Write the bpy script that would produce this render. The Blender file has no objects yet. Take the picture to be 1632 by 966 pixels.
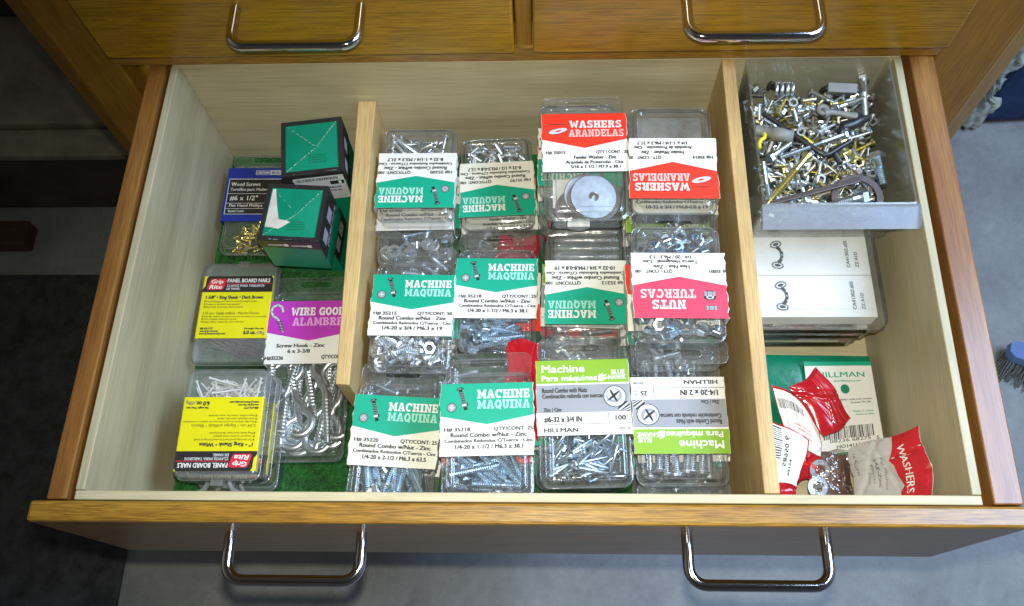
import bpy, bmesh, math, random
from mathutils import Vector, Matrix, Euler

RAD = math.radians
random.seed(11)
S = bpy.context.scene
COL = S.collection

# ------------------------------------------------------------------ camera
cam_d = bpy.data.cameras.new('camera')
cam_d.sensor_width = 36.0
cam_d.lens = 1363.6 / 1632 * 36
cam_d.clip_start = 0.01
cam_d.clip_end = 50
cam = bpy.data.objects.new('camera', cam_d)
COL.objects.link(cam)
cam.location = (0.3164, -0.1085, 0.7229)
cam.rotation_euler = (0.4029, 0.0348, 0.0124)
S.camera = cam

# ------------------------------------------------------------------ world, lamps, exposure
w = bpy.data.worlds.new('World')
S.world = w
w.use_nodes = True
nt = w.node_tree
bg = nt.nodes['Background']
tc = nt.nodes.new('ShaderNodeTexCoord')
sep = nt.nodes.new('ShaderNodeSeparateXYZ')
ramp = nt.nodes.new('ShaderNodeValToRGB')
mr = nt.nodes.new('ShaderNodeMapRange')
mr.inputs['From Min'].default_value = -1
mr.inputs['From Max'].default_value = 1
nt.links.new(tc.outputs['Generated'], sep.inputs[0])
nt.links.new(sep.outputs['X'], mr.inputs['Value'])
nt.links.new(mr.outputs[0], ramp.inputs['Fac'])
ramp.color_ramp.elements[0].color = (0.64, 0.62, 0.52, 1)
ramp.color_ramp.elements[0].position = 0.25
ramp.color_ramp.elements[1].color = (0.85, 0.94, 1.15, 1)
ramp.color_ramp.elements[1].position = 1.0
mz = nt.nodes.new('ShaderNodeMapRange')
mz.interpolation_type = 'SMOOTHSTEP'
mz.inputs['From Min'].default_value = 0.35
mz.inputs['From Max'].default_value = 0.92
mz.inputs['To Min'].default_value = 1.0
mz.inputs['To Max'].default_value = 0.16
nt.links.new(sep.outputs['Z'], mz.inputs['Value'])
mm = nt.nodes.new('ShaderNodeMix')
mm.data_type = 'RGBA'
mm.blend_type = 'MULTIPLY'
mm.inputs['Factor'].default_value = 1.0
nt.links.new(ramp.outputs['Color'], mm.inputs['A'])
nt.links.new(mz.outputs[0], mm.inputs['B'])
# the person taking the picture stands in front and keeps light off that side
my = nt.nodes.new('ShaderNodeMapRange')
my.interpolation_type = 'SMOOTHSTEP'
my.inputs['From Min'].default_value = -0.85
my.inputs['From Max'].default_value = 0.15
my.inputs['To Min'].default_value = 0.22
my.inputs['To Max'].default_value = 1.0
nt.links.new(sep.outputs['Y'], my.inputs['Value'])
mm2 = nt.nodes.new('ShaderNodeMix')
mm2.data_type = 'RGBA'
mm2.blend_type = 'MULTIPLY'
mm2.inputs['Factor'].default_value = 1.0
nt.links.new(mm.outputs['Result'], mm2.inputs['A'])
nt.links.new(my.outputs[0], mm2.inputs['B'])
nt.links.new(mm2.outputs['Result'], bg.inputs['Color'])
bg.inputs['Strength'].default_value = 0.30


def lamp(name, kind, loc, energy, color, size=None, target=None, **kw):
    d = bpy.data.lights.new(name, kind)
    d.energy = energy
    d.color = color
    if kind == 'AREA':
        d.size = size
    elif size is not None:
        d.shadow_soft_size = size
    for k, v in kw.items():
        setattr(d, k, v)
    o = bpy.data.objects.new(name, d)
    COL.objects.link(o)
    o.location = loc
    if target is not None:
        o.rotation_euler = (Vector(target) - Vector(loc)).to_track_quat('-Z', 'Y').to_euler()
    return o


# the phone's own flash beside the lens, and daylight from an open door on the right
lamp('flash_lamp', 'SPOT', (0.318, -0.086, 0.735), 21.5, (1.0, 0.98, 0.86), 0.006, (0.36, 0.09, 0.0),
     spot_size=RAD(97), spot_blend=1.0)
lamp('door_daylight', 'AREA', (1.36, 0.24, 1.28), 42.0, (0.50, 0.68, 1.0), 0.75, (0.95, 0.05, 0.0))

S.view_settings.view_transform = 'Standard'
S.view_settings.look = 'None'
S.view_settings.gamma = 1
S.view_settings.exposure = 0.0
S.cycles.max_bounces = 14
S.cycles.transparent_max_bounces = 40
S.cycles.glossy_bounces = 5
S.cycles.sample_clamp_indirect = 6.0
S.cycles.caustics_reflective = False


# ------------------------------------------------------------------ materials
def new_mat(name):
    m = bpy.data.materials.new(name)
    m.use_nodes = True
    n = m.node_tree
    return m, n, n.nodes['Principled BSDF']


def L(n, a, b):
    n.links.new(a, b)


def noise(n, scale, detail=3, rough=0.55, vec=None, dist=0.0):
    x = n.nodes.new('ShaderNodeTexNoise')
    x.inputs['Scale'].default_value = scale
    x.inputs['Detail'].default_value = detail
    x.inputs['Roughness'].default_value = rough
    x.inputs['Distortion'].default_value = dist
    if vec is not None:
        L(n, vec, x.inputs['Vector'])
    return x


def coords(n, scale=(1, 1, 1)):
    t = n.nodes.new('ShaderNodeTexCoord')
    mp = n.nodes.new('ShaderNodeMapping')
    mp.inputs['Scale'].default_value = scale
    L(n, t.outputs['Object'], mp.inputs['Vector'])
    return mp.outputs['Vector']


def cramp(n, fac, stops):
    r = n.nodes.new('ShaderNodeValToRGB')
    el = r.color_ramp.elements
    while len(el) < len(stops):
        el.new(0.5)
    for e, (p, c) in zip(el, stops):
        e.position = p
        e.color = (*c, 1)
    L(n, fac, r.inputs['Fac'])
    return r.outputs['Color']


def bump(n, p, h, strength, dist=0.001):
    b = n.nodes.new('ShaderNodeBump')
    b.inputs['Strength'].default_value = strength
    b.inputs['Distance'].default_value = dist
    L(n, h, b.inputs['Height'])
    L(n, b.outputs['Normal'], p.inputs['Normal'])


def mixc(n, a, b, fac, mode='MULTIPLY'):
    x = n.nodes.new('ShaderNodeMix')
    x.data_type = 'RGBA'
    x.blend_type = mode
    if isinstance(fac, (int, float)):
        x.inputs['Factor'].default_value = fac
    else:
        L(n, fac, x.inputs['Factor'])
    L(n, a, x.inputs['A'])
    L(n, b, x.inputs['B'])
    return x.outputs['Result']


def wood(name, lo, mid, hi, axis, rough=0.5, fine=900, band=28, coat=0.0, gstr=0.28, spec=0.4, scuff=0.86):
    """grain runs along the given axis"""
    m, n, p = new_mat(name)
    k = {'x': (0.045, 1, 1), 'y': (1, 0.045, 1), 'z': (1, 1, 0.045)}[axis]
    v = coords(n, k)
    a = noise(n, band, 4, 0.6, v, 1.6)
    b = noise(n, fine, 2, 0.6, v, 0.2)
    v2 = coords(n)
    c = noise(n, 7, 2, 0.5, v2)
    base = cramp(n, a.outputs['Fac'], [(0.30, lo), (0.5, mid), (0.72, hi)])
    g = cramp(n, b.outputs['Fac'], [(0.36, (1 - gstr,) * 3), (0.60, (1, 1, 1))])
    g2 = cramp(n, c.outputs['Fac'], [(0.3, (0.82, 0.80, 0.78)), (0.7, (1.06, 1.05, 1.04))])
    sc = noise(n, 30, 5, 0.75, coords(n, tuple(q * (2.2 if q < 1 else 1) for q in k)), 2.5)
    scm = cramp(n, sc.outputs['Fac'], [(0.60, (1, 1, 1)), (0.70, (scuff,) * 3)])
    r = mixc(n, mixc(n, mixc(n, base, g, 1.0), g2, 1.0), scm, 1.0)
    L(n, r, p.inputs['Base Color'])
    p.inputs['Roughness'].default_value = rough
    p.inputs['Specular IOR Level'].default_value = spec
    p.inputs['Coat Weight'].default_value = coat
    p.inputs['Coat Roughness'].default_value = 0.2
    bump(n, p, b.outputs['Fac'], 0.25, 0.0004)
    return m


def plain(name, color, rough=0.5, metallic=0.0, var=0.12, scale=60, spec=0.5, bmp=0.0, bscale=300):
    m, n, p = new_mat(name)
    v = coords(n)
    a = noise(n, scale, 4, 0.6, v)
    lo = tuple(max(0, c * (1 - var)) for c in color)
    hi = tuple(min(1, c * (1 + var)) for c in color)
    L(n, cramp(n, a.outputs['Fac'], [(0.3, lo), (0.7, hi)]), p.inputs['Base Color'])
    p.inputs['Roughness'].default_value = rough
    p.inputs['Metallic'].default_value = metallic
    p.inputs['Specular IOR Level'].default_value = spec
    if bmp:
        b = noise(n, bscale, 3, 0.6, v)
        bump(n, p, b.outputs['Fac'], bmp, 0.0005)
    return m


def clear(name, tint=(0.95, 0.96, 0.95), haze=0.03, gloss=1.5, rough=0.06, hazecol=(0.8, 0.82, 0.8), bmp=0.3, bscale=90, hv=0.6, ior=1.42, edge=0.62):
    """thin clear plastic sheet: see-through, with a mirror-like sheen and a little haze"""
    m = bpy.data.materials.new(name)
    m.use_nodes = True
    n = m.node_tree
    n.nodes.clear()
    out = n.nodes.new('ShaderNodeOutputMaterial')
    tr = n.nodes.new('ShaderNodeBsdfTransparent')
    gl = n.nodes.new('ShaderNodeBsdfGlossy')
    gl.inputs['Roughness'].default_value = rough
    df = n.nodes.new('ShaderNodeBsdfDiffuse')
    df.inputs['Color'].default_value = (*hazecol, 1)
    lw = n.nodes.new('ShaderNodeLayerWeight')
    lw.inputs['Blend'].default_value = 0.5
    pw = n.nodes.new('ShaderNodeMath')
    pw.operation = 'POWER'
    L(n, lw.outputs['Facing'], pw.inputs[0])
    pw.inputs[1].default_value = 3.4
    tcm = n.nodes.new('ShaderNodeMix')
    tcm.data_type = 'RGBA'
    pw2 = n.nodes.new('ShaderNodeMath')
    pw2.operation = 'POWER'
    L(n, lw.outputs['Facing'], pw2.inputs[0])
    pw2.inputs[1].default_value = 3.0
    L(n, pw2.outputs[0], tcm.inputs['Factor'])
    tcm.inputs['A'].default_value = (*tint, 1)
    tcm.inputs['B'].default_value = tuple(c * edge for c in tint) + (1,)
    L(n, tcm.outputs['Result'], tr.inputs['Color'])
    fr = n.nodes.new('ShaderNodeMath')
    fr.operation = 'MULTIPLY_ADD'
    L(n, pw.outputs[0], fr.inputs[0])
    fr.inputs[1].default_value = 0.7
    fr.inputs[2].default_value = ((ior - 1) / (ior + 1)) ** 2 * 1.7
    v = coords(n)
    nz = noise(n, bscale, 3, 0.6, v)
    b = n.nodes.new('ShaderNodeBump')
    b.inputs['Strength'].default_value = bmp
    b.inputs['Distance'].default_value = 0.002
    L(n, nz.outputs['Fac'], b.inputs['Height'])
    L(n, b.outputs['Normal'], gl.inputs['Normal'])
    L(n, b.outputs['Normal'], lw.inputs['Normal'])
    mu = n.nodes.new('ShaderNodeMath')
    mu.operation = 'MULTIPLY'
    mu.use_clamp = True
    L(n, fr.outputs[0], mu.inputs[0])
    mu.inputs[1].default_value = gloss
    m1 = n.nodes.new('ShaderNodeMixShader')
    nz2 = noise(n, 45, 4, 0.7, v)
    hz = n.nodes.new('ShaderNodeMapRange')
    hz.inputs['From Min'].default_value = 0.35
    hz.inputs['From Max'].default_value = 0.75
    hz.inputs['To Min'].default_value = haze * (1 - hv)
    hz.inputs['To Max'].default_value = haze * (1 + hv)
    L(n, nz2.outputs['Fac'], hz.inputs['Value'])
    L(n, hz.outputs[0], m1.inputs[0])
    L(n, tr.outputs[0], m1.inputs[1])
    L(n, df.outputs[0], m1.inputs[2])
    m2 = n.nodes.new('ShaderNodeMixShader')
    L(n, mu.outputs[0], m2.inputs[0])
    L(n, m1.outputs[0], m2.inputs[1])
    L(n, gl.outputs[0], m2.inputs[2])
    L(n, m2.outputs[0], out.inputs['Surface'])
    return m


M = {}
OAKX = wood('oak along x', (0.28, 0.137, 0.016), (0.36, 0.185, 0.024), (0.43, 0.234, 0.036), 'x', 0.36, 1100, 24, 0.2, 0.5)
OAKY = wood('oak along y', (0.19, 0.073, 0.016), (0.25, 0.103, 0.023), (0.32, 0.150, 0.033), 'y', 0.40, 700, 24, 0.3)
OAKZ = wood('oak along z', (0.28, 0.130, 0.007), (0.34, 0.165, 0.010), (0.40, 0.200, 0.013), 'z', 0.36, 700, 24, 0.2)
OAKFACE = wood('varnished oak face', (0.32, 0.162, 0.005), (0.39, 0.205, 0.007), (0.45, 0.245, 0.009), 'x', 0.28, 800, 20, 0.22, 0.42)
POPX = wood('pale poplar along x', (0.43, 0.37, 0.215), (0.54, 0.475, 0.295), (0.60, 0.535, 0.345), 'x', 0.5, 500, 18, 0.0, 0.14)
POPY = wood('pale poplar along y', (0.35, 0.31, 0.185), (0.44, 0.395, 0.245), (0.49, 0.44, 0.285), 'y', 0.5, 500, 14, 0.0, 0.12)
MAPLEY = wood('maple divider', (0.52, 0.34, 0.13), (0.60, 0.41, 0.17), (0.66, 0.47, 0.21), 'y', 0.45, 900, 30, 0.0, 0.25)
CHROME = plain('chrome', (0.62, 0.60, 0.61), 0.09, 1.0, 0.05)
ZINC = plain('bright zinc', (0.74, 0.78, 0.81), 0.34, 1.0, 0.15, 200)
ZINCB = plain('blue zinc', (0.56, 0.67, 0.75), 0.32, 1.0, 0.18, 200)
STEEL = plain('dull steel', (0.42, 0.40, 0.33), 0.42, 1.0, 0.25, 150)
BRASS = plain('yellow brass', (0.70, 0.61, 0.22), 0.32, 1.0, 0.12, 150)
BLACKM = plain('black oxide', (0.035, 0.035, 0.036), 0.38, 0.4, 0.3, 150)
BROWNM = plain('dark brown enamel', (0.075, 0.055, 0.045), 0.4, 0.2, 0.3, 150)
WHITEM = plain('white enamel', (0.72, 0.71, 0.68), 0.4, 0.0, 0.08, 150)
COPPER = plain('copper', (0.66, 0.27, 0.16), 0.3, 1.0, 0.2, 150)
SATIN = plain('satin zinc', (0.50, 0.51, 0.51), 0.36, 1.0, 0.2, 120)
GREYP = plain('grey plastic', (0.20, 0.20, 0.18), 0.5, 0.0, 0.12, 90)
YELLP = plain('yellow vinyl coat', (0.62, 0.56, 0.03), 0.35, 0.0, 0.1, 90)
WHITE = plain('white card', (0.75, 0.74, 0.69), 0.5, 0.0, 0.06, 28, 0.4)
CREAM = plain('aged card', (0.75, 0.74, 0.64), 0.55, 0.0, 0.06, 35, 0.4)
INK = plain('black ink', (0.028, 0.027, 0.03), 0.5, 0.0, 0.2)
INKG = plain('soft grey ink', (0.15, 0.15, 0.15), 0.5, 0.0, 0.2)
GREENP = plain('green print', (0.0, 0.335, 0.20), 0.5, 0.0, 0.05, 30)
MINT = plain('pale mint print', (0.34, 0.66, 0.54), 0.5, 0.0, 0.05)
REDP = plain('orange red print', (0.78, 0.033, 0.012), 0.5, 0.0, 0.05, 30)
PINKT = plain('pale pink print', (0.86, 0.46, 0.42), 0.5, 0.0, 0.05)
NUTRED = plain('raspberry print', (0.76, 0.04, 0.085), 0.5, 0.0, 0.07, 30)
MAGENTA = plain('magenta print', (0.45, 0.035, 0.42), 0.5, 0.0, 0.06, 30)
LILAC = plain('lilac print', (0.72, 0.33, 0.68), 0.5, 0.0, 0.05)
LIME = plain('lime print', (0.20, 0.37, 0.012), 0.5, 0.0, 0.05, 30)
GREYPR = plain('grey print', (0.27, 0.28, 0.30), 0.5, 0.0, 0.06, 30)
LGREY = plain('light grey print', (0.55, 0.56, 0.57), 0.5, 0.0, 0.05)
BLUEP = plain('blue print', (0.012, 0.03, 0.30), 0.45, 0.0, 0.08, 30)
YELP = plain('yellow print', (0.66, 0.60, 0.004), 0.45, 0.0, 0.05, 30)
OLIVE = plain('olive fine print', (0.22, 0.20, 0.01), 0.5, 0.0, 0.1)
BLKP = plain('black print', (0.022, 0.02, 0.02), 0.4, 0.0, 0.2, 30)
LOGORED = plain('logo red', (0.62, 0.02, 0.045), 0.45, 0.0, 0.05)
CARTON = plain('green carton', (0.0, 0.21, 0.112), 0.42, 0.0, 0.1, 40, 0.5, 0.08, 120)
CARTONW = plain('torn carton white', (0.60, 0.55, 0.48), 0.8, 0.0, 0.12, 90)
SCUFF = plain('carton scuff', (0.42, 0.52, 0.44), 0.8, 0.0, 0.3, 300)
BAGWHITE = plain('greyish printed film', (0.50, 0.49, 0.47), 0.3, 0.0, 0.12, 60, 0.5, 0.4, 80)
REDBAG = plain('red film', (0.40, 0.010, 0.016), 0.14, 0.0, 0.18, 50, 0.6, 0.45, 60)
REDFILM = plain('dull red printed film', (0.52, 0.018, 0.028), 0.25, 0.0, 0.12, 60, 0.5, 0.3, 60)
BROWNBAG = plain('brown film', (0.16, 0.075, 0.065), 0.14, 0.0, 0.25, 50, 0.6, 0.5, 60)
CRIMSON = plain('crimson film', (0.33, 0.008, 0.03), 0.2, 0.0, 0.18, 50, 0.6, 0.4, 60)
GREENBAG = plain('green film', (0.0, 0.17, 0.09), 0.2, 0.0, 0.15, 50, 0.6, 0.5, 60)
CLEAR = clear('clear clamshell plastic', (0.966, 0.972, 0.97), 0.05, 1.35, 0.045, bmp=0.35, bscale=70)
RIBP = clear('hazy clamshell plastic', (0.93, 0.94, 0.92), 0.13, 1.8, 0.10, bmp=0.5, bscale=140)
CASEP = clear('clear case plastic', (0.96, 0.97, 0.97), 0.07, 1.5, 0.06, bmp=0.1)
FROST = clear('frosted bin plastic', (0.93, 0.94, 0.91), 0.085, 1.0, 0.16, (0.75, 0.77, 0.70), bmp=0.05, hv=.35, edge=.78)
LIPP = clear('frosted lip plastic', (0.88, 0.91, 0.94), 0.34, 1.0, 0.14, (0.48, 0.53, 0.60), bmp=0.0, hv=0.0)
FROSTBOX = clear('frosted box plastic', (0.93, 0.94, 0.93), 0.15, 1.2, 0.16, (0.62, 0.64, 0.62), bmp=0.15, hv=.3)
FILM = clear('clear bag film', (0.96, 0.95, 0.94), 0.06, 2.6, 0.08, (0.6, 0.56, 0.54), bmp=1.0, bscale=110)


def turf_mat():
    m, n, p = new_mat('green artificial grass')
    v = coords(n)
    a = noise(n, 260, 4, 0.7, v)
    mixn = n.nodes.new('ShaderNodeMix')
    mixn.data_type = 'RGBA'
    mixn.blend_type = 'MULTIPLY'
    mixn.inputs['Factor'].default_value = 1.0
    L(n, cramp(n, a.outputs['Fac'], [(0.3, (0.004, 0.07, 0.008)), (0.55, (0.012, 0.16, 0.018)), (0.75, (0.06, 0.25, 0.05))]),
      mixn.inputs['A'])
    pt = noise(n, 38, 3, 0.6, v)
    L(n, cramp(n, pt.outputs['Fac'], [(0.35, (0.45, 0.5, 0.5)), (0.65, (1.05, 1.0, 1.0))]), mixn.inputs['B'])
    L(n, mixn.outputs['Result'], p.inputs['Base Color'])
    p.inputs['Roughness'].default_value = 0.5
    bump(n, p, a.outputs['Fac'], 1.0, 0.003)
    return m


TURF = turf_mat()


def concrete_mat():
    m, n, p = new_mat('concrete')
    v = coords(n)
    a = noise(n, 5, 6, 0.65, v, 0.4)
    b = noise(n, 60, 5, 0.7, v)
    vo = n.nodes.new('ShaderNodeTexVoronoi')
    vo.feature = 'DISTANCE_TO_EDGE'
    vo.inputs['Scale'].default_value = 3.2
    wv = noise(n, 9, 4, 0.7, v)
    vm = n.nodes.new('ShaderNodeMix')
    vm.data_type = 'VECTOR'
    vm.inputs['Factor'].default_value = 0.16
    L(n, v, vm.inputs['A'])
    L(n, wv.outputs['Color'], vm.inputs['B'])
    L(n, vm.outputs['Result'], vo.inputs['Vector'])
    crack = cramp(n, vo.outputs['Distance'], [(0.0, (0.86, 0.86, 0.86)), (0.006, (1, 1, 1))])
    base = cramp(n, a.outputs['Fac'], [(0.3, (0.24, 0.245, 0.235)), (0.5, (0.315, 0.32, 0.31)), (0.7, (0.40, 0.405, 0.39))])
    sp = cramp(n, b.outputs['Fac'], [(0.3, (0.85, 0.85, 0.85)), (0.6, (1.0, 1.0, 1.0))])
    st = noise(n, 14, 3, 0.6, v)
    stain = cramp(n, st.outputs['Fac'], [(0.64, (1, 1, 1)), (0.76, (0.72, 0.71, 0.70))])
    L(n, mixc(n, mixc(n, mixc(n, base, sp, 1.0), crack, 1.0), stain, 1.0), p.inputs['Base Color'])
    p.inputs['Roughness'].default_value = 0.7
    bump(n, p, b.outputs['Fac'], 0.3, 0.002)
    return m


CONCRETE = concrete_mat()
RUBBER = plain('black rubber', (0.055, 0.056, 0.060), 0.75, 0.0, 0.5, 40, 0.3, 0.6, 90)
DARKBOX = plain('dark dusty board', (0.24, 0.22, 0.15), 0.7, 0.0, 0.4, 12)
DARKER = plain('dark board face', (0.055, 0.050, 0.038), 0.7, 0.0, 0.5, 10)
REDWOOD = wood('reddish plank', (0.085, 0.045, 0.025), (0.11, 0.058, 0.032), (0.13, 0.07, 0.04), 'x', 0.6)
NAVY = plain('dark blue cloth', (0.030, 0.055, 0.13), 0.8, 0.0, 0.25, 30, 0.2, 0.5, 400)
FRAY = plain('pale frayed padding', (0.55, 0.58, 0.50), 0.85, 0.0, 0.35, 70, 0.2, 0.8, 200)
BRISTLE = plain('grey bristles', (0.15, 0.15, 0.14), 0.7, 0.0, 0.5, 400)
BLUEPL = plain('blue brush plastic', (0.16, 0.26, 0.50), 0.35, 0.0, 0.1)


# ------------------------------------------------------------------ mesh helpers
class MB:
    def __init__(self):
        self.v, self.f, self.mi, self.sm, self.mats = [], [], [], [], []

    def slot(self, m):
        if m not in self.mats:
            self.mats.append(m)
        return self.mats.index(m)

    def add(self, vs, fs, m, T=None, smooth=False):
        k = len(self.v)
        for p in vs:
            p = Vector(p)
            self.v.append(T @ p if T is not None else p)
        s = self.slot(m)
        for f in fs:
            self.f.append([i + k for i in f])
            self.mi.append(s)
            self.sm.append(smooth)
        return self

    def mesh(self, name):
        me = bpy.data.meshes.new(name)
        me.from_pydata([tuple(p) for p in self.v], [], self.f)
        for m in self.mats:
            me.materials.append(m)
        me.polygons.foreach_set('material_index', self.mi)
        me.polygons.foreach_set('use_smooth', self.sm)
        me.update()
        return me

    def build(self, name, parent=None, loc=None):
        return inst(name, self.mesh(name), parent, Matrix.Translation(loc) if loc else None)


def inst(name, me, parent=None, T=None):
    o = bpy.data.objects.new(name, me)
    COL.objects.link(o)
    if parent is not None:
        o.parent = parent
    if T is not None:
        o.matrix_basis = T
    return o


def empty(name, loc, rot=(0, 0, 0)):
    o = bpy.data.objects.new(name, None)
    COL.objects.link(o)
    o.empty_display_size = 0.02
    o.location = loc
    o.rotation_euler = rot
    return o


def tag(o, label=None, cat=None, group=None, kind=None):
    if label:
        o['label'] = label
    if cat:
        o['category'] = cat
    if group:
        o['group'] = group
    if kind:
        o['kind'] = kind
    return o


BOXF = [(0, 3, 2, 1), (4, 5, 6, 7), (0, 1, 5, 4), (1, 2, 6, 5), (2, 3, 7, 6), (3, 0, 4, 7)]


def corners(x0, x1, y0, y1, z0, z1, skew=0.0):
    return [(x0 + skew * y0, y0, z0), (x1 + skew * y0, y0, z0), (x1 + skew * y1, y1, z0), (x0 + skew * y1, y1, z0),
            (x0 + skew * y0, y0, z1), (x1 + skew * y0, y0, z1), (x1 + skew * y1, y1, z1), (x0 + skew * y1, y1, z1)]


def hexa(mb, cs, m, bev=0.0, seg=2, T=None):
    if bev <= 0:
        return mb.add(cs, BOXF, m, T)
    bm = bmesh.new()
    vs = [bm.verts.new(c) for c in cs]
    for f in BOXF:
        bm.faces.new([vs[i] for i in f])
    bmesh.ops.bevel(bm, geom=bm.edges[:], offset=bev, segments=seg, profile=0.5, affect='EDGES')
    bm.verts.index_update()
    mb.add([v.co.copy() for v in bm.verts], [[v.index for v in f.verts] for f in bm.faces], m, T)
    bm.free()
    return mb


def box(mb, x0, x1, y0, y1, z0, z1, m, bev=0.0, skew=0.0, T=None, seg=2):
    return hexa(mb, corners(x0, x1, y0, y1, z0, z1, skew), m, bev, seg, T)


def tube(mb, pts, r, m, n=10, T=None, cap=True):
    pts = [Vector(p) for p in pts]
    rr = r if isinstance(r, (list, tuple)) else [r] * len(pts)
    d = (pts[1] - pts[0]).normalized()
    up = Vector((0, 0, 1)) if abs(d.z) < 0.9 else Vector((1, 0, 0))
    a = d.cross(up).normalized()
    vs, fs = [], []
    for i, p in enumerate(pts):
        t = (pts[min(i + 1, len(pts) - 1)] - pts[max(i - 1, 0)]).normalized()
        a = (a - t * a.dot(t)).normalized()
        b = t.cross(a)
        for k in range(n):
            q = 2 * math.pi * k / n
            vs.append(p + (a * math.cos(q) + b * math.sin(q)) * rr[i])
    for i in range(len(pts) - 1):
        for k in range(n):
            k2 = (k + 1) % n
            fs.append((i * n + k, i * n + k2, (i + 1) * n + k2, (i + 1) * n + k))
    mb.add(vs, fs, m, T, True)
    if cap:
        mb.add(vs[:n], [tuple(range(n - 1, -1, -1))], m, T)
        mb.add(vs[-n:], [tuple(range(n))], m, T)
    return mb


AX = Matrix(((0, 0, 1, 0), (0, 1, 0, 0), (-1, 0, 0, 0), (0, 0, 0, 1)))   # z axis -> x axis


def lathe(mb, prof, m, n=12, T=None, smooth=True):
    vs, fs = [], []
    for r, z in prof:
        for k in range(n):
            q = 2 * math.pi * k / n
            vs.append((r * math.cos(q), r * math.sin(q), z))
    for i in range(len(prof) - 1):
        for k in range(n):
            k2 = (k + 1) % n
            fs.append((i * n + k, i * n + k2, (i + 1) * n + k2, (i + 1) * n + k))
    return mb.add(vs, fs, m, T, smooth)


def rrect(hx, y0, y1, r, n=5):
    out = []
    for cx, cy, a0 in ((hx - r, y1 - r, 0), (-hx + r, y1 - r, 90), (-hx + r, y0 + r, 180), (hx - r, y0 + r, 270)):
        for k in range(n + 1):
            a = RAD(a0 + 90 * k / n)
            out.append((cx + r * math.cos(a), cy + r * math.sin(a)))
    return out


def loft(mb, rings, m, cap0=True, cap1=True, smooth=True, T=None):
    n = len(rings[0])
    vs = [p for r in rings for p in r]
    fs = []
    for i in range(len(rings) - 1):
        for k in range(n):
            k2 = (k + 1) % n
            fs.append((i * n + k, i * n + k2, (i + 1) * n + k2, (i + 1) * n + k))
    mb.add(vs, fs, m, T, smooth)
    if cap0:
        mb.add(rings[0], [tuple(range(n - 1, -1, -1))], m, T)
    if cap1:
        mb.add(rings[-1], [tuple(range(n))], m, T)
    return mb


# ------------------------------------------------------------------ lettering
_tc = {}


def raw_text(s, bold, shear):
    k = (s, bold, shear)
    if k in _tc:
        return _tc[k]
    cu = bpy.data.curves.new('t', 'FONT')
    cu.body = s
    cu.size = 1
    cu.offset = bold
    cu.shear = shear
    cu.resolution_u = 2
    o = bpy.data.objects.new('t', cu)
    COL.objects.link(o)
    dg = bpy.context.evaluated_depsgraph_get()
    me = bpy.data.meshes.new_from_object(o.evaluated_get(dg))
    vs = [tuple(v.co) for v in me.vertices]
    fs = [tuple(p.vertices) for p in me.polygons]
    bpy.data.objects.remove(o)
    bpy.data.curves.remove(cu)
    bpy.data.meshes.remove(me)
    _tc[k] = (vs, fs)
    return _tc[k]


_cap = [None]


def capheight():
    if _cap[0] is None:
        vs, _ = raw_text('H', 0, 0)
        _cap[0] = max(v[1] for v in vs)
    return _cap[0]


def text(mb, s, x, y, h, m, z=0.0, align='l', wid=None, bold=0.03, shear=0.0, fn=None):
    """cap height h, baseline at y; wid stretches the line to that width"""
    vs, fs = raw_text(s, 0.0, shear)
    if not vs:
        return
    sc = h / capheight()
    x0 = min(v[0] for v in vs)
    x1 = max(v[0] for v in vs)
    sx = sc if wid is None else wid / (x1 - x0)
    W = (x1 - x0) * sx
    ox = {'l': x, 'c': x - W / 2, 'r': x - W}[align]
    if h < .0042 and 0 < bold < .055 and m in (INK, INKG):
        bold = .055      # small type prints heavy
    bx, by = bold * h * 1.25, bold * h * .55     # thicken by printing the glyphs more than once
    offs = [(0, 0)] if bold <= 0 else [(-bx, -by), (bx, -by), (-bx, by), (bx, by)] if bold > .02 else [(-bx, 0), (bx, 0)]
    for i, (du, dv) in enumerate(offs):
        out = []
        for v in vs:
            p = (ox + (v[0] - x0) * sx + du, y + v[1] * sc + dv)
            out.append(fn(*p, z + 3e-6 * i) if fn else (p[0], p[1], z + 3e-6 * i))
        mb.add(out, fs, m)


# heavy slab-serif capitals drawn in a unit box from bars (x0, y0, x1, y1), slanted quads and part rings
def _ring(cx, cy, ox, oy, ix, iy, a0, a1, n=14):
    out = []
    for k in range(n):
        t0, t1 = RAD(a0 + (a1 - a0) * k / n), RAD(a0 + (a1 - a0) * (k + 1) / n)
        out.append([(cx + ix * math.cos(t0), cy + iy * math.sin(t0)), (cx + ox * math.cos(t0), cy + oy * math.sin(t0)),
                    (cx + ox * math.cos(t1), cy + oy * math.sin(t1)), (cx + ix * math.cos(t1), cy + iy * math.sin(t1))])
    return out


def _b(*rs):
    return [[(x0, y0), (x1, y0), (x1, y1), (x0, y1)] for x0, y0, x1, y1 in rs]


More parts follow.
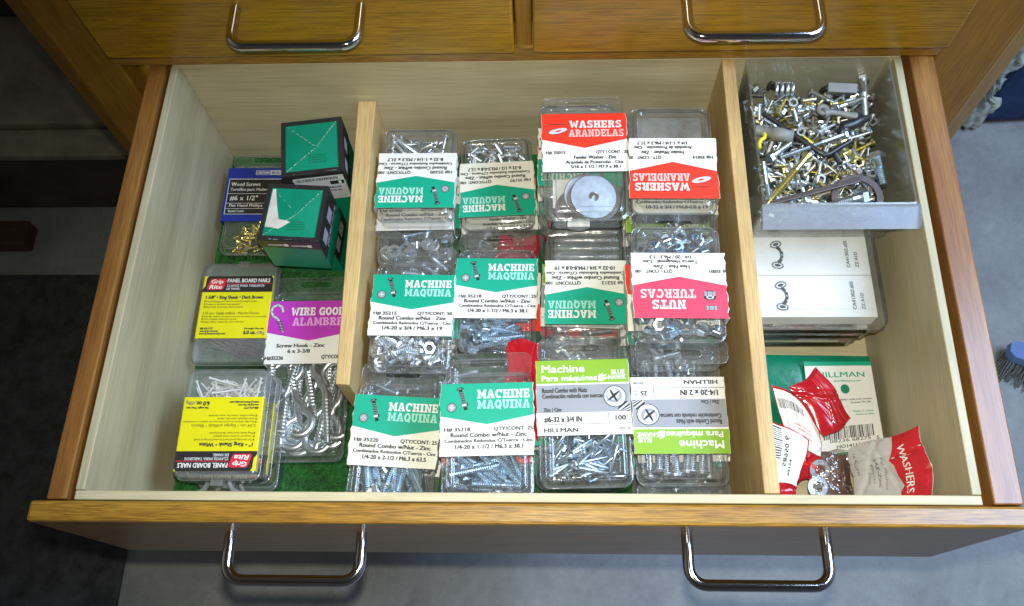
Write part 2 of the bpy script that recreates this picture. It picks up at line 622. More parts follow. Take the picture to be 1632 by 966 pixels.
_F = .17
SLAB = {
    'M': _b((.08, _F, .30, 1 - _F), (.70, _F, .92, 1 - _F), (0, 0, .36, _F), (.64, 0, 1, _F), (0, 1 - _F, .30, 1), (.70, 1 - _F, 1, 1)) + [[(.28, 1), (.42, .20), (.50, .20), (.50, .50)], [(.72, 1), (.50, .50), (.50, .20), (.58, .20)]],
    'A': _b((0, 0, .42, _F), (.58, 0, 1, _F), (.30, .28, .70, .42)) + [[(.08, _F), (.32, _F), (.50, .80), (.34, 1)], [(.68, _F), (.92, _F), (.66, 1), (.50, .80)], [(.34, 1), (.50, .80), (.66, 1)]],
    'C': _ring(.52, .5, .50, .52, .20, .30, 48, 312) + _b((.80, .62, .96, 1.0)),
    'G': _ring(.50, .5, .50, .52, .20, .30, 48, 318) + _b((.78, .64, .94, 1.0), (.56, .36, 1.0, .52), (.70, 0, .94, .36)),
    'O': _ring(.5, .5, .50, .52, .20, .30, 0, 360, 20),
    'Q': _ring(.5, .5, .50, .52, .20, .30, 0, 360, 20) + [[(.46, .26), (.62, .36), (.98, -.10), (.72, -.10)]],
    'S': _ring(.5, .73, .44, .29, .15, .11, 20, 270) + _ring(.5, .27, .46, .29, .15, .11, -160, 90) + _b((.76, .70, .92, 1.0), (.06, 0, .22, .30)),
    'H': _b((.10, _F, .38, 1 - _F), (.62, _F, .90, 1 - _F), (0, 0, .45, _F), (.55, 0, 1, _F), (0, 1 - _F, .45, 1), (.55, 1 - _F, 1, 1), (.38, .41, .62, .60)),
    'I': _b((.22, _F, .78, 1 - _F), (0, 0, 1, _F), (0, 1 - _F, 1, 1)),
    'N': _b((.10, _F, .32, 1 - _F), (.70, .0, .90, 1 - _F), (0, 0, .42, _F), (.58, 1 - _F, 1, 1), (0, 1 - _F, .34, 1)) + [[(.34, 1), (.32, .72), (.64, 0), (.70, 0), (.70, .30)]],
    'E': _b((.10, _F, .42, 1 - _F), (0, 0, .78, _F), (0, 1 - _F, .76, 1), (.42, .42, .66, .58), (.78, 0, .96, .34), (.76, .68, .93, 1), (.66, .34, .76, .66)),
    'U': _b((.10, .34, .38, 1 - _F), (.64, .34, .90, 1 - _F), (0, 1 - _F, .46, 1), (.56, 1 - _F, 1, 1)) + _ring(.5, .36, .40, .38, .13, .16, 180, 360),
    'W': _b((-.02, 1 - _F, .30, 1), (.72, 1 - _F, 1.02, 1)) + [[(.04, 1 - _F), (.26, 1 - _F), (.36, .30), (.34, 0), (.22, 0)], [(.34, 0), (.36, .30), (.46, .80), (.56, .80), (.56, .55)], [(.46, .80), (.64, .30), (.66, 0), (.54, .35)], [(.66, 0), (.64, .30), (.76, 1 - _F), (.96, 1 - _F), (.78, 0)]],
    'R': _b((.10, _F, .38, 1 - _F), (0, 0, .46, _F), (0, 1 - _F, .50, 1), (.38, .42, .55, .56)) + _ring(.50, .73, .42, .27, .13, .12, -90, 90) + [[(.48, .48), (.72, .50), (.86, _F), (.60, _F)]] + _b((.60, 0, 1, _F)),
    'D': _b((.10, _F, .38, 1 - _F), (0, 0, .46, _F), (0, 1 - _F, .46, 1)) + _ring(.46, .5, .52, .50, .21, .33, -90, 90),
    'L': _b((.10, _F, .42, 1 - _F), (0, 0, .78, _F), (0, 1 - _F, .54, 1), (.78, 0, .96, .38)),
    'T': _b((.36, _F, .64, 1 - _F), (.18, 0, .82, _F), (.15, 1 - _F, .85, 1), (0, .62, .15, 1), (.85, .62, 1, 1)),
    'B': _b((.10, _F, .38, 1 - _F), (0, 0, .48, _F), (0, 1 - _F, .48, 1), (.38, .44, .52, .58)) + _ring(.48, .74, .42, .26, .13, .11, -90, 90) + _ring(.48, .28, .48, .28, .17, .12, -90, 90),
}


def slab(mb, s, x0, x1, y, h, m, z):
    """heavy slab-serif capitals filling x0..x1"""
    wid = {'I': .62, 'M': 1.26, 'W': 1.28, ' ': .45, 'N': 1.06, 'A': 1.06, 'L': .90, 'E': .90, 'S': .90}
    ws = [wid.get(c, 1.0) for c in s]
    u = (x1 - x0) / sum(ws)
    x = x0
    for c, wc in zip(s, ws):
        cw = u * wc
        for i, q in enumerate(SLAB.get(c, [])):
            mb.add([(x + cw * (.035 + .93 * a), y + h * b, z + 3e-6 * (i % 7)) for a, b in q], [tuple(range(len(q)))], m)
        x += cw


def poly(mb, pts, m, z=0.0, fn=None):
    mb.add([fn(px, py, z) if fn else (px, py, z) for px, py in pts], [tuple(range(len(pts)))], m)


def rect(mb, x0, x1, y0, y1, m, z=0.0, fn=None):
    poly(mb, [(x0, y0), (x1, y0), (x1, y1), (x0, y1)], m, z, fn)


def disc(mb, cx, cy, rx, ry, m, z=0.0, n=24, rot=0.0, fn=None):
    c, s = math.cos(rot), math.sin(rot)
    pts = []
    for k in range(n):
        a = 2 * math.pi * k / n
        px, py = rx * math.cos(a), ry * math.sin(a)
        pts.append((cx + px * c - py * s, cy + px * s + py * c))
    poly(mb, pts, m, z, fn)


def barcode(mb, x0, x1, y0, y1, m, z=0.0, fn=None, seed=3):
    r = random.Random(seed)
    x = x0
    while x < x1 - 0.0006:
        wd = r.choice([.0004, .0004, .0007, .0010])
        rect(mb, x, min(x + wd, x1), y0, y1, m, z, fn)
        x += wd + r.choice([.0005, .0005, .0009])


# ------------------------------------------------------------------ printed label designs (x right, y up, centred, z = 0 is the card face)
def card_edges(w, h, rag, seed):
    r = random.Random(seed)
    n = 14
    le = [(-w / 2 + r.uniform(-rag, rag)) for _ in range(n + 1)]
    re = [(w / 2 + r.uniform(-rag, rag)) for _ in range(n + 1)]
    ys = [h / 2 - h * i / n for i in range(n + 1)]

    def at(e, y):
        q = (h / 2 - y) / h * n
        i = max(0, min(n - 1, int(q)))
        return e[i] + (e[i + 1] - e[i]) * (q - i)
    return ys, le, re, at


def make_card(w, h, t, seed, base=None, rag=0.0008, drop=0.55):
    base = base or WHITE
    ys, le, re, at = card_edges(w, h, rag, seed)
    mb = MB()
    vs, fs = [], []
    for y, a, b in zip(ys, le, re):
        vs += [(a * .992, y, -t * drop), (a * .998, y, -.0012), (a, y, -.0003), (a + .0008, y, 0), (b - .0008, y, 0), (b, y, -.0003), (b * .998, y, -.0012), (b * .992, y, -t * drop)]
    for i in range(len(ys) - 1):
        for k in range(7):
            fs.append((i * 8 + k, (i + 1) * 8 + k, (i + 1) * 8 + k + 1, i * 8 + k + 1))
    mb.add(vs, fs, base)
    return mb, (lambda y: at(le, y) + .0003), (lambda y: at(re, y) - .0003)


def band_v(mb, h, lf, rt, m, e, v, z=.00012):
    """coloured band from the top edge down to e, with a point down to v (fractions of the height)"""
    ye, yv = h / 2 - h * e, h / 2 - h * v
    n = 6
    pts = [(lf(h / 2 - (h / 2 - ye) * i / n), h / 2 - (h / 2 - ye) * i / n) for i in range(n + 1)]
    pts += [(0, yv)]
    pts += [(rt(ye + (h / 2 - ye) * i / n), ye + (h / 2 - ye) * i / n) for i in range(n + 1)]
    k = len(pts)
    c = (0, (h / 2 + ye) / 2)
    mb.add([(x, y, z) for x, y in pts] + [(*c, z)], [(i, (i + 1) % k, k) for i in range(k)], m)


class Lay:
    """fractions of the label -> metres"""
    def __init__(s, mb, w, h, z=.00024):
        s.mb, s.w, s.h, s.z = mb, w, h, z

    def X(s, a):
        return (a - .5) * s.w

    def Y(s, a):
        return (.5 - a) * s.h

    def t(s, body, a, b, base, hh, m, **k):
        text(s.mb, body, s.X(a), s.Y(base), hh * s.h, m, s.z, 'l', (b - a) * s.w, **k)

    def sl(s, body, a, b, base, hh, m):
        slab(s.mb, body, s.X(a), s.X(b), s.Y(base), hh * s.h, m, s.z)

    def r(s, a, b, c, d, m, dz=0.0):
        rect(s.mb, s.X(a), s.X(b), s.Y(d), s.Y(c), m, s.z + dz)


def screw_picture(mb, cx, cy, L_, r, ang, z):
    """a drawn machine screw with its nut and the round head seen from above"""
    T = Matrix.Translation((cx, cy, 0)) @ Matrix.Rotation(ang, 4, 'Z')

    def q(pts, m, dz):
        mb.add([(T @ Vector((x, y, 0)))[:2] + (z + dz,) for x, y in pts], [tuple(range(len(pts)))], m)
    q([(-r, 0), (r, 0), (r, -L_), (-r, -L_)], BLKP, 0)
    for i in range(9):
        y = -L_ * (.12 + .085 * i)
        q([(-r * .9, y), (r * .9, y - r * .2), (r * .9, y - r * .2 - L_ * .03), (-r * .9, y - L_ * .03)], GREYPR, 3e-5)
    q([(-2.2 * r, 0), (-1.4 * r, .9 * r), (0, 1.3 * r), (1.4 * r, .9 * r), (2.2 * r, 0)], BLKP, 2e-5)
    q([(-1.2 * r, .15 * r), (-.8 * r, .65 * r), (.6 * r, .7 * r), (1.0 * r, .15 * r)], GREYPR, 4e-5)
    q([(-1.9 * r, -L_ * .68), (1.9 * r, -L_ * .68), (1.9 * r, -L_ * .82), (-1.9 * r, -L_ * .82)], BLKP, 4e-5)
    q([(-1.6 * r, -L_ * .70), (1.0 * r, -L_ * .70), (1.0 * r, -L_ * .80), (-1.6 * r, -L_ * .80)], LGREY, 6e-5)


def art_machine(w, h, t, seed, num, qty, size, base=None):
    card, lf, rt = make_card(w, h, t, seed, base)
    band_v(card, h, lf, rt, GREENP, .455, .575)
    mb = MB()
    l = Lay(mb, w, h)
    l.sl('MACHINE', .395, .965, .215, .122, WHITE)
    l.sl('MAQUINA', .395, .965, .36, .122, MINT)
    screw_picture(mb, l.X(.215), l.Y(.085), .30 * h, .0014, RAD(16), l.z)
    disc(mb, l.X(.125), l.Y(.335), .0037, .0037, BLKP, l.z)
    disc(mb, l.X(.125), l.Y(.335), .0032, .0032, GREYPR, l.z + 3e-5)
    for a, b in ((.0021, .0006), (.0006, .0021)):
        disc(mb, l.X(.125), l.Y(.335), a, b, LGREY, l.z + 6e-5)
    l.t('H# ' + num, .05, .325, .665, .050, INK)
    l.t('QTY/CONT: ' + qty, .575, .985, .662, .050, INK)
    l.t('Round Combo w/Nut - Zinc', .12, .92, .745, .056, INK)
    l.t('Combinados Redondos C/Tuerca - Cinc', .055, .985, .818, .045, INK)
    l.t(size, .17, .88, .905, .056, INK)
    return card, mb


def art_washer(w, h, t, seed, num, qty, size, base=None):
    card, lf, rt = make_card(w, h, t, seed, base)
    band_v(card, h, lf, rt, REDP, .45, .60)
    mb = MB()
    l = Lay(mb, w, h)
    l.sl('WASHERS', .325, .945, .25, .125, WHITE)
    l.sl('ARANDELAS', .315, .965, .405, .125, PINKT)
    disc(mb, l.X(.18), l.Y(.185), .0075, .0004, BLKP, l.z)
    disc(mb, l.X(.19), l.Y(.305), .0080, .0028, BLKP, l.z, rot=RAD(14))
    disc(mb, l.X(.19), l.Y(.303), .0078, .0024, LGREY, l.z + 3e-5, rot=RAD(14))
    disc(mb, l.X(.195), l.Y(.303), .0026, .0008, REDP, l.z + 6e-5, rot=RAD(14))
    l.t('H# ' + num, .045, .27, .70, .05, INK)
    l.t('QTY / CONT : ' + qty, .63, .995, .695, .05, INK)
    l.t('Fender Washer - Zinc', .37, .86, .785, .056, INK, bold=.012)
    l.t('Arandela de Protección - Cinc', .275, .94, .865, .052, INK)
    l.t(size, .33, .90, .942, .052, INK)
    return card, mb


def art_nuts(w, h, t, seed, base=None):
    card, lf, rt = make_card(w, h, t, seed, base)
    band_v(card, h, lf, rt, NUTRED, .495, .63)
    mb = MB()
    l = Lay(mb, w, h)
    l.sl('NUTS', .44, .80, .27, .135, WHITE)
    l.sl('TUERCAS', .33, .92, .435, .135, PINKT)
    for cx, cy, rx, ry in ((.175, .155, .0044, .0020), (.185, .345, .0046, .0038)):
        x, y = l.X(cx), l.Y(cy)
        mb.add([(x - rx, y - ry * .6, l.z), (x - rx * .6, y - ry, l.z), (x + rx * .6, y - ry, l.z), (x + rx, y - ry * .6, l.z),
                (x + rx, y + ry * .6, l.z), (x + rx * .6, y + ry, l.z), (x - rx * .6, y + ry, l.z), (x - rx, y + ry * .6, l.z)], [tuple(range(8))], BLKP)
        for a, b in ((-.9, -.42), (-.34, .34), (.42, .9)):
            rect(mb, x + rx * a, x + rx * b, y - ry * .8, y + ry * (.8 if ry < .003 else .2), GREYPR, l.z + 3e-5)
        if ry > .003:
            disc(mb, x, y + ry * .45, rx * .62, ry * .36, LGREY, l.z + 5e-5)
            disc(mb, x, y + ry * .45, rx * .36, ry * .2, BLKP, l.z + 7e-5)
    l.t('# 35001', -.0, .17, .735, .05, INK)
    l.t('QTY / CONT : 100', .565, .96, .735, .05, INK)
    l.t('Hex Nut - Zinc', .38, .77, .81, .058, INK, bold=.012)
    l.t('Tuerca Hexagonal - Cinc', .29, .88, .885, .052, INK)
    l.t('1/4 - 20 / M6.3 - 1.3', .36, .80, .96, .052, INK)
    return card, mb


def art_wire(w, h, t, seed):
    card, lf, rt = make_card(w, h, t, seed, WHITE)
    band_v(card, h, lf, rt, MAGENTA, .505, .64)
    mb = MB()
    l = Lay(mb, w, h)
    l.sl('WIRE GOODS', .265, .965, .235, .128, WHITE)
    l.sl('ALAMBRES', .29, .955, .40, .128, LILAC)
    pts = [(.17, .17), (.15, .09), (.10, .055), (.045, .09), (.03, .17), (.06, .24), (.11, .28), (.135, .33), (.19, .49)]
    P = [Vector((l.X(a), l.Y(b), l.z)) for a, b in pts]
    for i in range(len(P) - 1):
        d = (P[i + 1] - P[i]).normalized()
        nn = Vector((-d.y, d.x, 0))
        for rr, mm, dz in ((.0013, BLKP, 0), (.0010, LGREY, 4e-5)):
            a, b = P[i] - d * .0005, P[i + 1] + d * .0005
            mb.add([a - nn * rr + Vector((0, 0, dz)), b - nn * rr + Vector((0, 0, dz)), b + nn * rr + Vector((0, 0, dz)), a + nn * rr + Vector((0, 0, dz))], [(0, 1, 2, 3)], mm)
    for i in range(7):
        c = P[-2].lerp(P[-1], i / 6.5)
        rect(mb, c.x - .0019, c.x + .0017, c.y - .0005, c.y + .0004, BLKP, l.z + 7e-5)
    l.t('Screw Hook - Zinc', .135, .69, .742, .055, INK)
    l.t('6 x 3-3/8', .27, .525, .83, .055, INK)
    l.t('H#35236', .015, .225, .935, .055, INK)
    l.t('QTY/CONT: 10', .665, .985, .925, .055, INK)
    return card, mb


def art_lime(w, h, t, seed, size, qty, code):
    card, lf, rt = make_card(w, h, t, seed, WHITE, .0004)
    for a, b, m in ((0.0, .315, LIME), (.335, .705, GREYPR)):
        n = 5
        ys = [h / 2 - h * (a + (b - a) * i / n) for i in range(n + 1)]
        vs = [(lf(y), y, .00012) for y in ys] + [(rt(y), y, .00012) for y in ys]
        card.add(vs, [(i, i + 1, n + 2 + i, n + 1 + i) for i in range(n)], m)
    mb = MB()
    l = Lay(mb, w, h)
    l.t('Machine', .065, .525, .165, .10, WHITE, bold=.022)
    l.t('Para máquinas', .065, .655, .28, .072, WHITE)
    l.t('BLUE', .815, .955, .205, .060, WHITE, bold=.03)
    l.t('HAWK', .78, .965, .275, .060, WHITE, bold=.03)
    hx_, hy_, k_ = l.X(.665), l.Y(.285), w * .0105
    for j, q in enumerate(([(0, 0), (2, 3.2), (5, 5.2), (9.5, 6.6), (7, 5.0), (8.6, 4.9), (6, 3.6), (4, 1.6)], [(1.2, 2.6), (2.4, 5.6), (6.2, 8.4), (5, 6.4), (4, 4.8)], [(.3, 1.6), (.4, 4.4), (2.8, 7.4), (2.4, 5.2), (2, 3.4)],
                           [(3.4, 1.2), (6.5, 3.0), (10, 3.4), (10.8, 2.4), (9.6, 2.2), (8.4, 1.2), (6.4, .4)], [(0, 0), (3.4, 1.2), (6.4, .4), (4.6, -.6), (2, -.9)])):
        for i in range(1, len(q) - 1):
            mb.add([(hx_ + x_ * k_, hy_ + y_ * k_, l.z + j * 4e-6) for x_, y_ in (q[0], q[i], q[i + 1])], [(0, 1, 2)], WHITE)
    l.t('Round Combo with Nuts', .065, .54, .438, .062, INK, bold=.012)
    l.t('Combinación redonda con tuercas', .065, .705, .512, .056, INK)
    l.t('Zinc / Cinc', .075, .265, .688, .048, INK, bold=.008)
    # drawn screw head and thread
    cx, cy, r = l.X(.835), l.Y(.505), w * .122
    dx, dy = .62, -.78
    for k in range(8):
        f = .75 + k * .17
        mm = BLKP if k % 2 else LGREY
        x, y = cx + dx * r * f, cy + dy * r * f
        px, py = -dy * r * .52, dx * r * .52
        q = [(x - px, y - py), (x + px, y + py), (x + px + dx * r * .17, y + py + dy * r * .17), (x - px + dx * r * .17, y - py + dy * r * .17)]
        q = [(min(a, w / 2 - .0006), max(b, l.Y(.70))) for a, b in q]
        poly(mb, q, mm, l.z + k * 1e-5)
    disc(mb, cx, cy, r, r * .98, BLKP, l.z + 1.2e-4)
    disc(mb, cx, cy, r * .93, r * .91, LGREY, l.z + 1.5e-4)
    disc(mb, cx - r * .08, cy + r * .1, r * .72, r * .66, GREYPR, l.z + 1.8e-4)
    disc(mb, cx - r * .16, cy + r * .2, r * .55, r * .5, LGREY, l.z + 2.1e-4)
    for a in (40, 118):
        disc(mb, cx - r * .1, cy + r * .05, r * .66, r * .11, BLKP, l.z + 2.4e-4 + a * 1e-7, rot=RAD(a))
    l.t(size, .08, .475, .826, .070, INK)
    l.r(.005, .995, .853, .860, INK)
    l.r(.755, .762, .715, .853, INK)
    l.t(qty, .83, .83 + .035 * len(qty), .815, .060, INK)
    l.t('PCS', .94, .985, .783, .026, INKG)
    l.t('PZS', .94, .985, .825, .026, INKG)
    l.t('HILLMAN', .075, .43, .957, .052, INK, bold=.05)
    l.t(code, .865, .975, .935, .030, INKG)
    return card, mb


def art_wood(w, h, t, seed):
    card, lf, rt = make_card(w, h, t, seed, BLUEP, .0002)
    mb = MB()
    l = Lay(mb, w, h)
    l.r(.035, .965, .205, .875, LGREY)
    l.r(.045, .955, .22, .865, BLKP, 4e-5)
    for y in (.485, .665, .765):
        l.r(.045, .955, y, y + .008, LGREY, 7e-5)
    l.z += 1.2e-4
    l.t('Wood Screws', .075, .49, .345, .068, WHITE, bold=.015)
    l.t('Tornillos para Madera', .075, .62, .435, .052, LGREY)
    l.t('#6 x 1/2"', .085, .475, .615, .085, WHITE, bold=.015)
    l.t('Flat Head Phillips', .09, .56, .735, .052, WHITE, bold=.008)
    l.t('Round / Latón', .09, .31, .835, .042, LGREY)
    l.r(.40, .80, .045, .135, LGREY)
    l.r(.41, .605, .053, .127, BLUEP, 4e-5)
    l.z += 8e-5
    l.t('CROWN', .42, .595, .115, .045, WHITE, bold=.03, shear=.2)
    l.t('BOLT', .625, .785, .115, .045, BLUEP, bold=.03, shear=.2)
    return card, mb


def art_nails(w, h, t, seed, size, colour, metric, colour2):
    card, lf, rt = make_card(w, h, t, seed, YELP, .0001, .25)
    mb = MB()
    l = Lay(mb, w, h, .00012)
    pts = [(-.5, .262), (-.5, .22), (-.485, .19), (-.465, .17), (-.46, .045), (-.44, .0), (.47, .0), (.5, .04), (.5, .262)]
    poly(mb, [(a * w, l.Y(b)) for a, b in pts], BLKP, l.z)
    l.z += 8e-5
    # red badge
    x0, x1, y0, y1 = .075, .305, .045, .225
    bp = [(x0 + .045, y0), (x1 + .012, y0), (x1 + .03, y0 + .03), (x1 - .005, y1 - .02), (x1 - .03, y1), (x0 + .0, y1), (x0 - .015, y1 - .03), (x0 + .02, y0 + .02)]
    poly(mb, [(l.X(a), l.Y(b)) for a, b in bp], LOGORED, l.z)
    l.z += 6e-5
    l.t('Grip', .115, .285, .120, .062, WHITE, bold=.035, shear=.2)
    l.t('Rite', .095, .275, .208, .062, WHITE, bold=.035, shear=.2)
    l.t('PANEL BOARD NAILS', .345, .955, .105, .062, WHITE, bold=.025)
    l.r(.335, .985, .125, .134, LOGORED)
    l.t('CLAVOS PARA TABLEROS', .345, .88, .178, .036, LGREY)
    l.t('DE PANEL', .345, .54, .228, .036, LGREY)
    l.t(size + ' • Ring Shank • ' + colour, .07, .07 + .018 * len(size + ' • Ring Shank • ' + colour) + .24, .372, .050, INK)
    for y, b, s in ((.425, .80, 'For attaching panel board to wood furring or studs'), (.472, .56, 'Tempered hardened steel, painted'), (.516, .62, 'Ring shank, brad head, diamond point')):
        rect(mb, l.X(.055), l.X(.075), l.Y(y), l.Y(y - .028), OLIVE, l.z)
        l.t(s, .085, b, y, .027, OLIVE)
    l.t(metric + ' • Espiga anillada • ' + colour2, .06, .86, .622, .040, OLIVE)
    for y, b, s in ((.668, .965, 'Para fijar tableros de panel a listones de madera o a montantes'), (.710, .55, 'Acero templado endurecido, pintado'), (.752, .66, 'Espiga anillada, cabeza fina, punta diamante')):
        rect(mb, l.X(.055), l.X(.075), l.Y(y), l.Y(y - .026), OLIVE, l.z)
        l.t(s, .085, b, y, .025, OLIVE)
    l.t('800-676-7777', .055, .235, .862, .030, INK)
    l.t('www.grip-rite.com', .055, .31, .900, .030, INK)
    l.t('www.primesourcebp.com', .055, .42, .940, .030, INK)
    l.t('Net weight / Peso neto', .68, .955, .862, .028, INK)
    l.t('6.0 oz.', .675, .845, .938, .058, INK, bold=.012)
    l.t('/170 g', .86, .965, .938, .045, INKG)
    return card, mb


# ------------------------------------------------------------------ hardware pieces (axis along +x, head at x = 0)
_pc = {}


def cached(fn):
    def g(*a):
        k = (fn.__name__,) + a
        if k not in _pc:
            _pc[k] = fn(*a).mesh(fn.__name__)
        return _pc[k]
    return g


MATS = dict(zinc=ZINC, zincb=ZINCB, brass=BRASS, black=BLACKM, steel=STEEL, brown=BROWNM, white=WHITEM, copper=COPPER, grey=GREYP, satin=SATIN)


def thread_prof(r, z0, z1, pitch):
    n = max(3, int((z1 - z0) / pitch))
    out = []
    for i in range(n):
        a = z0 + (z1 - z0) * i / n
        b = z0 + (z1 - z0) * (i + .5) / n
        out += [(r * .80, a), (r, b)]
    out.append((r * .80, z1))
    return out


@cached
def machine_screw(l, d, m, thr):
    mb = MB()
    mt = MATS[m]
    r = d / 2
    prof = [(.0001, -d * .55), (d * .45, -d * .52), (d * .8, -d * .32), (d * .95, -.0001), (d * .95, 0), (r, .0002)]
    prof += thread_prof(r, .0006, l, max(.0011, d * .26)) if thr else [(r * .92, .0006), (r * .92, l)]
    prof += [(.0001, l + .0003)]
    lathe(mb, prof, mt, 12, AX, not thr)
    # cross slot
    for a in (0, 90):
        T = AX @ Matrix.Translation((0, 0, -d * .54)) @ Matrix.Rotation(RAD(a), 4, 'Z')
        box(mb, -d * .5, d * .5, -d * .09, d * .09, -.0003, .0003, BLACKM, 0, 0, T)
    return mb


@cached
def wood_screw(l, d, m):
    mb = MB()
    r = d / 2
    prof = [(.0001, -.0002), (d * .98, 0), (d * .98, .0004), (r, d * .75), (r * .85, l * .3)]
    n = max(5, int(l * .68 / (d * .46)))
    for i in range(n):
        z = l * .3 + l * .68 * i / n
        k = 1 - .6 * max(0, (i / n - .6) / .4)
        prof += [(r * .56 * k, z), (r * 1.12 * k, z + l * .68 / n * .5)]
    prof += [(.0002, l)]
    lathe(mb, prof, MATS[m], 12, AX, False)
    return mb


@cached
def nail(l, d, m):
    mb = MB()
    lathe(mb, [(.0001, -.0003), (d * .9, -.0002), (d * .9, .0005), (d / 2, .0008), (d / 2, l - d * 1.5), (.0001, l)], MATS[m], 7, AX)
    return mb


def hexring(r, z, n=6):
    return [(r * math.cos(math.pi / 3 * k), r * math.sin(math.pi / 3 * k), z) for k in range(n)]


@cached
def hex_nut(s, m):
    mb = MB()
    mt = MATS[m]
    ro, ri, t = s / 2 * 1.1, s * .30, s * .42
    o0, o1, o2, o3 = hexring(ro * .9, -t / 2), hexring(ro, -t * .36), hexring(ro, t * .36), hexring(ro * .9, t / 2)
    i0, i1 = hexring(ri, t / 2), hexring(ri * .9, 0)
    i2 = hexring(ri, -t / 2)
    loft(mb, [o0, o1, o2, o3, i0, i1, i2, o0], mt, False, False, False)
    return mb


@cached
def flat_washer(R_, r_, t, m):
    mb = MB()
    lathe(mb, [(r_, -t / 2), (R_ - t * .3, -t / 2), (R_, -t * .2), (R_, t * .2), (R_ - t * .3, t / 2), (r_, t / 2), (r_, -t / 2)], MATS[m], 28, None, False)
    return mb


@cached
def hex_bolt(l, d, m):
    mb = MB()
    mt = MATS[m]
    hr = d * .95
    loft(mb, [[AX @ Vector(p) for p in hexring(q, z)] for q, z in ((hr * .9, -d * .65), (hr, -d * .55), (hr, 0))], mt, True, True, False)
    lathe(mb, [(d / 2, 0), (d / 2, l * .35)] + thread_prof(d / 2, l * .36, l, max(.0012, d * .2)) + [(.0001, l)], mt, 14, AX, False)
    return mb


@cached
def screw_hook(l, d):
    mb = MB()
    s = l
    R_ = s * .135
    cx = R_ + .002
    pts = [(s, 0, 0), (s * .8, 0, 0), (s * .6, 0, 0), (s * .47, 0, 0), (s * .40, -.0015, 0), (s * .345, -.005, 0)]
    for k in range(13):
        a = RAD(-28 - 195 * k / 12)
        pts.append((cx + R_ * math.cos(a) * 1.05, R_ * math.sin(a), 0))
    tube(mb, pts, [d / 2 * .8] + [d / 2] * (len(pts) - 1), ZINC, 10)
    lathe(mb, thread_prof(d / 2 * 1.12, s * .52, s * .94, d * .42) + [(.0003, s * 1.0)], ZINC, 12, AX, False)
    return mb


def place(name, me, parent, x, y, z, yaw, tilt=0.0, spin=0.0):
    T = Matrix.Translation((x, y, z)) @ Matrix.Rotation(yaw, 4, 'Z') @ Matrix.Rotation(tilt, 4, 'Y') @ Matrix.Rotation(spin, 4, 'X')
    return inst(name, me, parent, T)


def fill(root, rnd, name, me, length, n, x0, x1, y0, y1, z0, z1, yaw0=0.0, spread=math.pi, tilt=.16):
    """scatter n long pieces inside the box, resting one on another"""
    k = tries = 0
    while k < n and tries < n * 60:
        tries += 1
        yaw = yaw0 + rnd.uniform(-spread, spread)
        x, y = rnd.uniform(x0, x1), rnd.uniform(y0, y1)
        ex, ey = x + math.cos(yaw) * length, y + math.sin(yaw) * length
        if not (x0 <= ex <= x1 and y0 <= ey <= y1):
            continue
        z = z0 + (z1 - z0) * (k + rnd.random()) / n
        place(name, me, root, x, y, z, yaw, rnd.uniform(-tilt, tilt), rnd.uniform(0, 6))
        k += 1


def fill_small(root, rnd, name, me, n, x0, x1, y0, y1, z0, z1, flat=.5):
    for k in range(n):
        e = Euler((rnd.gauss(0, flat), rnd.gauss(0, flat), rnd.uniform(0, 6)))
        z = z0 + (z1 - z0) * (k + rnd.random()) / n
        inst(name, me, root, Matrix.Translation((rnd.uniform(x0, x1), rnd.uniform(y0, y1), z)) @ e.to_matrix().to_4x4())


# ------------------------------------------------------------------ blister pack
_shells = {}


def shell_mesh(w, y0, y1, t, tab, ribs):
    k = (w, y0, y1, t, tab, ribs)
    if k in _shells:
        return _shells[k]
    mb = MB()
    m = CLEAR
    hx = w / 2 - .0015

    def ring(ins, z, r=.0075):
        return [(x, y, z) for x, y in rrect(hx - ins, y0 + ins, y1 - ins, max(.0015, r - ins * .6))]
    zf = t * .70
    loft(mb, [ring(.0022, .0004), ring(.0016, .0012), ring(.0016, zf - .0006), ring(.0, zf - .0004), ring(-.0006, zf), ring(.0, zf + .0005), ring(.0020, zf + .0006), ring(.0026, zf + .0016),
              ring(.0030, t - .0042), ring(.0036, t - .0022), ring(.0050, t - .0008), ring(.0068, t - .0003), ring(.0080, t - .0005), ring(.0088, t - .0014), ring(.0100, t - .0020), ring(.0112, t - .0020)], m)
    for ins_, z_, r_ in ((.0001, zf + .0004, .0006), (.0042, t - .0012, .0006), (.0092, t - .0012, .0004)):
        rg = ring(ins_, z_)
        tube(mb, rg + [rg[0]], r_, m, 6, None, False)
    # hang tab with its slot
    bm = bmesh.new()
    out = rrect(hx, y1 - .002, y1 + tab, .005)
    cy = y1 + tab * .52
    sl = [(x, y) for x, y in rrect(.0145, cy - .0032, cy + .0032, .003)]
    ho = [bm.verts.new((x, y, zf)) for x, y in out]
    hi = [bm.verts.new((x, y, zf)) for x, y in sl]
    ed = []
    for lp in (ho, hi):
        for i in range(len(lp)):
            ed.append(bm.edges.new((lp[i], lp[(i + 1) % len(lp)])))
    bmesh.ops.triangle_fill(bm, use_beauty=True, use_dissolve=False, edges=ed)
    bm.verts.index_update()
    mb.add([v.co.copy() for v in bm.verts], [[v.index for v in f.verts] for f in bm.faces], m)
    bm.free()
    for lp in (out, sl):
        tube(mb, [(x, y, zf + .0002) for x, y in lp] + [(lp[0][0], lp[0][1], zf + .0002)], .00045, m, 6, None, False)
    if ribs:
        for k in range(4):
            y = y0 + .008 + k * .0078
            tube(mb, [(-hx + .007, y, t - .0028), (-hx + .009, y, t - .0018), (hx - .009, y, t - .0018), (hx - .007, y, t - .0028)], .0021, RIBP, 10)
    me = mb.mesh('clamshell')
    _shells[k] = me
    return me


